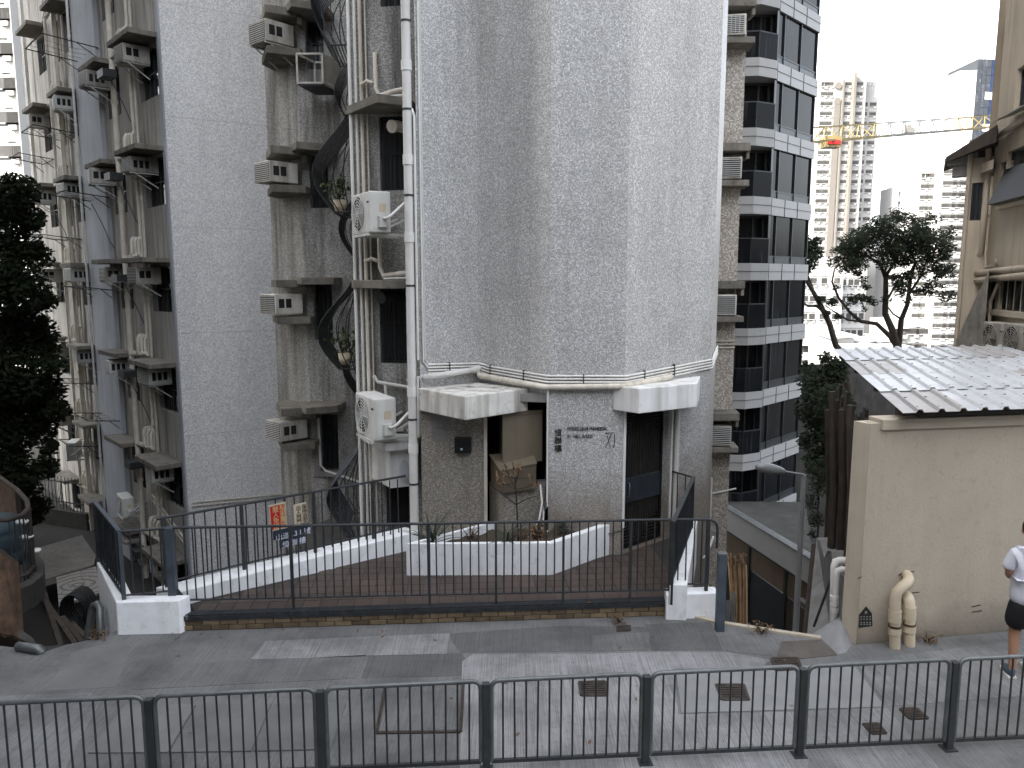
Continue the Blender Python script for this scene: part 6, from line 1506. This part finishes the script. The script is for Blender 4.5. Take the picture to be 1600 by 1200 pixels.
for side, (x, y) in ((-1, (-.125, .0)), (1, (.13, .13))):
    so_ = MB(); so_.prism([(x - .045, y - .07), (x + .045, y - .07), (x + .052, y + .08), (x + .035, y + .19), (x - .03, y + .19), (x - .052, y + .08)], 0, .03); 
    up = MB(); ell(up, (x, y + .03, .05), .048, .12, .055); ell(up, (x, y - .03, .075), .042, .05, .05)
    u_ = lm(up, 'shoe', M['shoe']); so2 = obj('sole', MB().add([WM[person.name] @ q for q in so_.v], so_.f), M['sole'], u_, bevel=.008)
    ho = MB()
# fingers: five short chains on each hand, curled round a phone
for s_, hx in ((-1, -.09), (1, .07)):
    base_ = Vector((hx, .27, 1.075)); pv, pe, prr = [base_, base_ + Vector((0, .05, .01))], [(0, 1)], [.032, .034]
    for k in range(4):
        i0 = len(pv); o_ = Vector(((k - 1.5) * .018, .08, .01)); L_ = (.035, .042, .038, .03)[k]
        pv += [base_ + o_, base_ + o_ + Vector((0, L_, .012)), base_ + o_ + Vector((0, L_ + .012, .035))]; pe += [(1, i0), (i0, i0 + 1), (i0 + 1, i0 + 2)]; prr += [.0095, .009, .008]
    i0 = len(pv); pv += [base_ + Vector((-s_ * .035, .03, .02)), base_ + Vector((-s_ * .045, .06, .045))]; pe += [(0, i0), (i0, i0 + 1)]; prr += [.011, .009]
    skin_mesh('hand', pv, pe, prr, M['skin'], person, 0, 1)
ph = thing('phone', 'dark phone held in both hands by the person in the white T-shirt', 'phone', (PP[0], PP[1], 1.1))
c_ = WM[person.name] @ Vector((-.01, .36, 1.12)); obj('body', MB().frame(c_, (.97, -.2, 0), (.15, .7, .7), Vector((.97, -.2, 0)).cross(Vector((.15, .7, .7))), -.04, .04, -.075, .075, -.004, .004), M['grille'], ph)

# ------------------------------------------------------------------ the far city
def grid_tower(name, label, cx0, cx1, dist, ztop, zbot, depth, floor, cols, m, mw, wsize, z0=None, group=None, sills=True, proud=.5, skew=0, maxrow=40, ac=True):
    """a far tower: body, a shared window for every bay, sill strips"""
    t = thing(name, label, 'tower' if ztop - zbot > 45 else 'building', ((cx0 + cx1) / 2, dist, zbot), 0)
    a, b = Vector((cx0, dist)), Vector((cx1, dist + skew)); w = Wall(a, b)
    obj('body', MB().prism([a, b, Vector((cx1, dist + skew + depth)), Vector((cx0, dist + depth))], zbot, ztop), M[m], t)
    f0 = None; q0 = None
    z = ztop - 1.2; row = 0
    while z > (z0 if z0 is not None else zbot) and row < maxrow:
        for (u, ww) in cols:
            u *= w.L; p = w.P(u, z - wsize / 2 - .4, .02)
            if f0 is None:
                f0 = obj('window', MB().wbox(w, u - ww / 2, u + ww / 2, z - .4 - wsize, z - .4, .0, .06), M['far_glass'], t)
                b_ = MB().wbox(w, u - ww / 2 - .12, u + ww / 2 + .12, z - .52 - wsize, z - .4 - wsize, .0, proud).wbox(w, u - .05, u + .05, z - .4 - wsize, z - .4, .06, .1).wbox(w, u - ww / 2 - .1, u + ww / 2 + .1, z - .38, z - .28, 0, proud * .7)
                if ac: b_.wbox(w, u + ww * .1, u + ww * .45, z - 1.0 - wsize, z - .6 - wsize, 0, .5)
                s0 = obj('sill', b_, M[mw], f0)
                base = WM[f0.name].copy(); sb_ = s0.matrix_local.copy()
            else:
                o = f0.copy(); o.name = 'window'; COL.objects.link(o); dz = p - w.P(cols[0][0] * w.L, ztop - 1.2 - wsize / 2 - .4, .02)
                m_ = Matrix.Translation(dz) @ base; o.parent = t; o.matrix_local = WM[t.name].inverted() @ m_; WM[o.name] = m_
                q = s0.copy(); q.name = 'sill'; COL.objects.link(q); q.parent = o; q.matrix_local = sb_
        z -= floor; row += 1
    return t, w
X = lambda px, d: (px - 800) / 1200 * d * .99
Zt = lambda py, d: at(800, py, d).z
d = 240
t, w = grid_tower('residential_tower', 'tall cream residential tower with a round hole near its crown beyond the crane', X(1268, d), X(1336, d), d, Zt(120, d), -62, 16, 2.85, [(.06, 1.8), (.20, 1.6), (.60, 2.4), (.86, 2.4)], 'far_cream', 'far_white', 1.3, Zt(400, d), maxrow=24)
obj('stair_strip', MB().wbox(w, w.L * .30, w.L * .43, -62, Zt(160, d), .01, .4), M['far_tan'], t)
obj('round_opening', MB().tube([w.P(w.L * .37, Zt(134, d), -.2), w.P(w.L * .37, Zt(134, d), .5)], 1.0, 20).tube([w.P(w.L * .37, Zt(158, d), -.2), w.P(w.L * .37, Zt(158, d), .45)], 1.0, 20), M['far_tan'], t)
obj('rib', MB().wbox(w, w.L * .68, w.L * .73, -62, Zt(115, d), 0, 1.6).wbox(w, w.L * .46, w.L * .49, -62, Zt(125, d), 0, .9), M['far_tan'], t)
obj('crown', MB().wbox(w, 0, w.L * .92, Zt(120, d), Zt(82, d), -10, -.5).wbox(w, w.L * .2, w.L * .8, Zt(82, d), Zt(79, d), -9, -2), M['far_white'], t)
t2, w2 = grid_tower('residential_tower', 'lower cream wing tower with three rounded roof bays beside the round holed tower', X(1336, d), X(1362, d), d + 3, Zt(148, d), -62, 16, 2.85, [(.2, 2.0), (.72, 2.0)], 'far_cream', 'far_white', 1.3, Zt(400, d), maxrow=24)
cr = MB(); cr.wbox(w2, .3, w2.L * .85, Zt(148, d), Zt(125, d), -8, -.5)
for k in range(3): cr.tube([w2.P(1.1 + k * 1.45, Zt(126, d), -8), w2.P(1.1 + k * 1.45, Zt(126, d), -.4)], .8, 12)
obj('roof_bay', cr, M['far_cream'], t2)
d = 205
t, w = grid_tower('residential_tower', 'stepped pale tower with window bands just left of the buff building', X(1462, d), X(1502, d), d, Zt(238, d), -62, 12, 2.85, [(.28, 3.6), (.68, 2.6), (.93, .8)], 'far_cream', 'far_white', 1.2, Zt(560, d), maxrow=22)
t, w = grid_tower('residential_tower', 'narrow grey side wing with window bands behind the tree top', X(1440, d), X(1463, d), d + 4, Zt(258, d), -62, 10, 2.85, [(.3, 2.0), (.75, 1.2)], 'far_grey', 'far_white', 1.2, Zt(560, d), maxrow=20)
d = 245
t, w = grid_tower('residential_tower', 'slim grey white tower of the far group, left of the window banded tower', X(1391, d), X(1414, d), d, Zt(292, d), -62, 10, 2.85, [(.3, .9), (.75, .9)], 'far_grey', 'far_white', 1.2, Zt(420, d), maxrow=10)
t, w = grid_tower('residential_tower', 'bright slim tower with dark balconies in the far group', X(1413, d), X(1442, d), d + 5, Zt(285, d), -62, 10, 2.85, [(.25, .7), (.82, 3.0)], 'far_white', 'far_grey', 1.6, Zt(560, d), maxrow=20)
d = 300
gt = thing('office_tower', 'blue and grey curtain wall office tower above the crane jib', 'tower', (X(1520, d), d, -62))
x0, x1 = X(1502, d), X(1556, d); zt = Zt(92, d)
obj('body', MB().prism([(x0, d), (x1, d + 2), (x1, d + 20), (x0, d + 20)], -62, zt), M['mullion'], gt)
wg = Wall((x0, d), (x1, d + 2)); nc = 7
pn = {}
for r_ in range(15):
    for c in range(nc):
        z1 = zt - r_ * 2.9; u0 = wg.L * c / nc; mm = 'far_greyglass' if c < 3 else 'far_blue'
        if (r_, c) in ((6, 4), (8, 2), (8, 3), (4, 2), (4, 3), (4, 4), (4, 5)): mm = 'far_white'
        if mm not in pn: pn[mm] = obj('pane', MB().wbox(wg, .08, wg.L / nc - .08, zt - 2.8, zt - .06, .02, .12), M[mm], gt); base_ = WM[pn[mm].name].copy(); pn[mm + 'b'] = (base_, r_, c)
        if True:
            b0_, rr0, cc0 = pn[mm + 'b']
            m_ = Matrix.Translation(wg.P(u0, -r_ * 2.9) - wg.P(0, 0)) @ b0_
            if (rr0, cc0) == (r_, c): pn[mm].matrix_local = WM[gt.name].inverted() @ m_
            else:
                o = pn[mm].copy(); o.name = 'pane'; COL.objects.link(o); o.parent = gt; o.matrix_local = WM[gt.name].inverted() @ m_
obj('side_fin', MB().prism([(x0 - 6, d + 1), (x0 - .1, d), (x0 - .1, d + 12), (x0 - 6, d + 12)], -62, zt - 4), M['far_white'], gt)
obj('side_fin', MB().prism([(x1 + .1, d + 2), (x1 + 5, d + 6), (x1 + 5, d + 20), (x1 + .1, d + 20)], -62, zt + 8), M['far_grey'], gt)
obj('roof_mast', MB().box(x1 + 1, x1 + 1.6, d + 4, d + 4.6, zt + 8, zt + 18).box(x1 + 2.5, x1 + 4.5, d + 4, d + 6, zt + 8, zt + 12), M['far_grey'], gt)
t, w = grid_tower('residential_tower', 'plain pale slab tower partly behind the crane jib, left of the blue glass tower', X(1479, 330), X(1500, 330), 330, Zt(120, 330), -62, 12, 2.9, [(.8, .9)], 'far_white', 'far_grey', 1.0, Zt(230, 330), maxrow=12)
# low blocks behind the trees
d = 120
t, w = grid_tower('low_block', 'white low block with small square windows behind the thin leaning tree', X(1252, d), X(1318, d), d, Zt(418, d), -32, 10, 2.75, [(.12, .9), (.3, .9), (.55, 1.6), (.85, .9)], 'far_white', 'far_grey', 1.1, -30, maxrow=8)
obj('roof_house', MB().wbox(w, w.L * .35, w.L * .8, Zt(418, d), Zt(402, d), -6, -1), M['far_white'], t)
t, w = grid_tower('low_block', 'taller white block with paired narrow windows behind the spreading tree', X(1318, d), X(1382, d), d + 6, Zt(420, d), -32, 10, 2.75, [(.06, .8), (.17, .8), (.42, .9), (.6, .9), (.75, .9), (.92, .8)], 'far_white', 'far_grey', 1.2, -30, maxrow=8)
t, w = grid_tower('low_block', 'tan roofed block with balconies low behind the thin tree', X(1246, 95), X(1300, 95), 95, Zt(520, 95), -28, 10, 2.75, [(.2, 2.0), (.55, 2.0), (.86, 1.4)], 'far_cream', 'far_white', 1.1, -25, maxrow=5)
t, w = grid_tower('low_block', 'pale parapet block just above the ridge of the white metal roof', X(1330, 62), X(1436, 62), 62, Zt(541, 62), -20, 8, 2.8, [(.2, 1.2), (.5, 1.2), (.8, 1.2)], 'far_white', 'far_grey', 1.0, -12, maxrow=3)
zt = Zt(541, 62)
for i, (a, b, top, m, lab) in enumerate(((1298, 1332, 522, 'far_grey', 'grey corrugated roof shack left on the pale parapet block'), (1342, 1362, 530, 'concrete', 'dark rooftop shack in the middle of the pale parapet block'), (1368, 1388, 528, 'far_white', 'white rooftop shack at the right of the dish'))):
    sk_ = thing('roof_shack', lab, 'shack', (X((a + b) / 2, 66), 66, zt - 3)); x0, x1 = X(a, 66), X(b, 66)
    obj('wall', MB().box(x0, x1, 65, 68, zt - 4, Zt(top + 5, 66)), M[m], sk_); obj('roof', MB().prism([(x0 - .2, 64.6), (x1 + .2, 64.6), (x1 + .2, 68.2), (x0 - .2, 68.2)], [Zt(top + 6, 66), Zt(top + 2, 66), Zt(top, 66), Zt(top + 3, 66)], [Zt(top + 4, 66), Zt(top, 66), Zt(top - 2, 66), Zt(top + 1, 66)]), M['far_grey'], sk_)
ds = thing('satellite_dish', 'small white satellite dish on the rooftop among the shacks', 'satellite dish', (X(1357, 64), 64, zt))
c_ = at(1357, 524, 64); obj('dish', MB().lathe(c_, [(.01, 0), (.2, .02), (.4, .1), (.42, .12), (.2, .05), (.01, .03)], 14), M['far_white'], ds); obj('mast', MB().tube([(c_.x, c_.y, zt - 1), c_], .05, 6), M['far_grey'], ds)
for o in kids(ds): pass
t, w = grid_tower('residential_tower', 'low rear block with window bands behind the crown of the spreading tree', X(1404, 140), X(1452, 140), 140, Zt(500, 140), -40, 10, 2.8, [(.2, 2.2), (.6, 2.2), (.9, .8)], 'far_cream', 'far_white', 1.2, -30, maxrow=5)
# sunlit tower at the upper left
d = 68
t, w = grid_tower('residential_tower', 'sunlit white residential tower at the top left corner behind the old block', X(-40, d), X(64, d), d, 48, -20, 14, 2.8, [(.34, 1.9), (.70, 1.0), (.86, .85)], 'far_white', 'far_cream', 1.15, -2, maxrow=18, proud=.35)
obj('shade_strip', MB().wbox(w, w.L * .80, w.L * .93, -20, 48, .0, .05).wbox(w, w.L * .985, w.L, -20, 48, 0, 1.2), M['far_cream'], t)  # darker strips stand in for shadow on the tower's right parts
obj('pipe', MB().tube([w.P(w.L * .96, -15, .2), w.P(w.L * .96, 47, .2)], .12, 8), M['far_white'], t)
# tower crane
cr = thing('tower_crane', 'yellow and grey tower crane with a long lattice jib across the white sky', 'crane', (X(1580, 84), 84, -20))
j0, j1 = at(1248, 224, 66), at(1548, 199, 82); t0, t1 = at(1248, 201, 66.5), at(1548, 181, 82.5)
sd = (j1 - j0).cross(Vector((0, 0, 1))).normalized() * .55; n = 13
ch1, ch2 = MB(), MB()
def jp(f, k): return (j0.lerp(j1, f) + sd * k)
def tp(f): return t0.lerp(t1, f)
seg = lambda f: 0 if f < .42 else (1 if f < .78 else 0)
parts = {0: MB(), 1: MB()}
for i in range(n):
    a, b = i / n, (i + 1) / n; mb = parts[seg((a + b) / 2)]
    for k in (-1, 1): mb.bar(jp(a, k), jp(b, k), .14)
    mb.bar(tp(a), tp(b), .12); mid = (a + b) / 2
    for k in (-1, 1): mb.bar(jp(a, k), tp(mid), .08); mb.bar(tp(mid), jp(b, k), .08)
    mb.bar(jp(a, -1), jp(a, 1), .1); mb.bar(jp(a, -1), jp(b, 1), .08)
obj('jib', parts[0], M['crane'], cr); obj('jib_section', parts[1], M['crane_grey'], cr)
tq = jp(.515, 0); obj('trolley', MB().box(tq.x - .45, tq.x + .45, tq.y - .4, tq.y + .4, tq.z + .1, tq.z + .5).box(tq.x - .25, tq.x + .2, tq.y - .3, tq.y + .3, tq.z + .5, tq.z + .8), M['crane_grey'], cr)
hq = jp(.14, 0); hk = obj('jib_head', MB().box(hq.x - .7, hq.x + .7, hq.y - .6, hq.y + .6, hq.z - .6, hq.z + .3), M['crane'], cr)
obj('name_board', MB().box(hq.x - .5, hq.x + .55, hq.y - .68, hq.y - .61, hq.z - .4, hq.z - .05), M['red'], hk)
mx = Vector((X(1575, 84), 84)); ms = MB()
for a in (-1, 1):
    for b in (-1, 1): ms.bar((mx.x + a * .8, mx.y + b * .8, -22), (mx.x + a * .8, mx.y + b * .8, j1.z + 4), .2)
for k in range(14):
    z = -20 + k * 3; s_ = 1 if k % 2 else -1
    for a in (-1, 1): ms.bar((mx.x - .8 * s_, mx.y + a * .8, z), (mx.x + .8 * s_, mx.y + a * .8, z + 3), .12); ms.bar((mx.x + a * .8, mx.y - .8 * s_, z), (mx.x + a * .8, mx.y + .8 * s_, z + 3), .12)
obj('mast', ms, M['crane'], cr); obj('jib', MB().bar(j1, (mx.x, mx.y, j1.z + .3), .4).bar(t1, (mx.x, mx.y, j1.z + 4), .2), M['crane'], cr)

# ------------------------------------------------------------------ unseen buildings added out of the frame to shade the lane
def shade_block(label, x0, x1, y0, y1, zt, m, side):
    t = thing('added_shade_building', label, 'building', ((x0 + x1) / 2, (y0 + y1) / 2, -6))
    obj('body', MB().box(x0, x1, y0, y1, -6, zt), M[m], t)
    f = MB(); z = 2.5
    while z < zt - 2:
        n = 7
        for k in range(n):
            if side == 'x': y = y0 + (y1 - y0) * (k + .5) / n; f.box(x1, x1 + .05, y - .6, y + .6, z, z + 1.3)
            else: x = x0 + (x1 - x0) * (k + .5) / n; f.box(x - .7, x + .7, y1, y1 + .05, z, z + 1.3)
        z += 2.9
    obj('window', f, M['glass'], t)
NB = shade_block('tall unseen building added on the left to shade the lane', -26, -10.8, -14, 11.0, 33, 'low_bounce', 'x')
NB3 = shade_block('unseen building added beyond the dark tree to block the sun', -34, -19.5, 14, 26, 28, 'low_bounce', 'x')
NB2 = shade_block('unseen building added behind the viewpoint to block low sky', -12, 9, -30, -15, 17, 'low_bounce', 'y')
NB4 = shade_block('lower unseen building added behind on the right to shade the shed', 11, 34, -24, -9, 16, 'low_bounce', 'y')
for o in COL.objects:
    if o.name.split('.')[0] in ('pipe_collar', 'pipe_clamp', 'conduit_clip', 'roof_screw', 'collar', 'tread_rib', 'frayed_end', 'scratch', 'lug'): o['kind'] = 'stuff'
    if o.name.split('.')[0] in ('batten', 'post') and o.type == 'MESH' and len(o.data.vertices) > 16: o['kind'] = 'stuff'
index()
for o in COL.objects:
    if o.parent is None and 'label' in o and len(o['label'].replace(',', ' ').split()) > 16: print('LONG', o['label'])
if len([1 for o in S.objects]) == 0: raise SystemExit
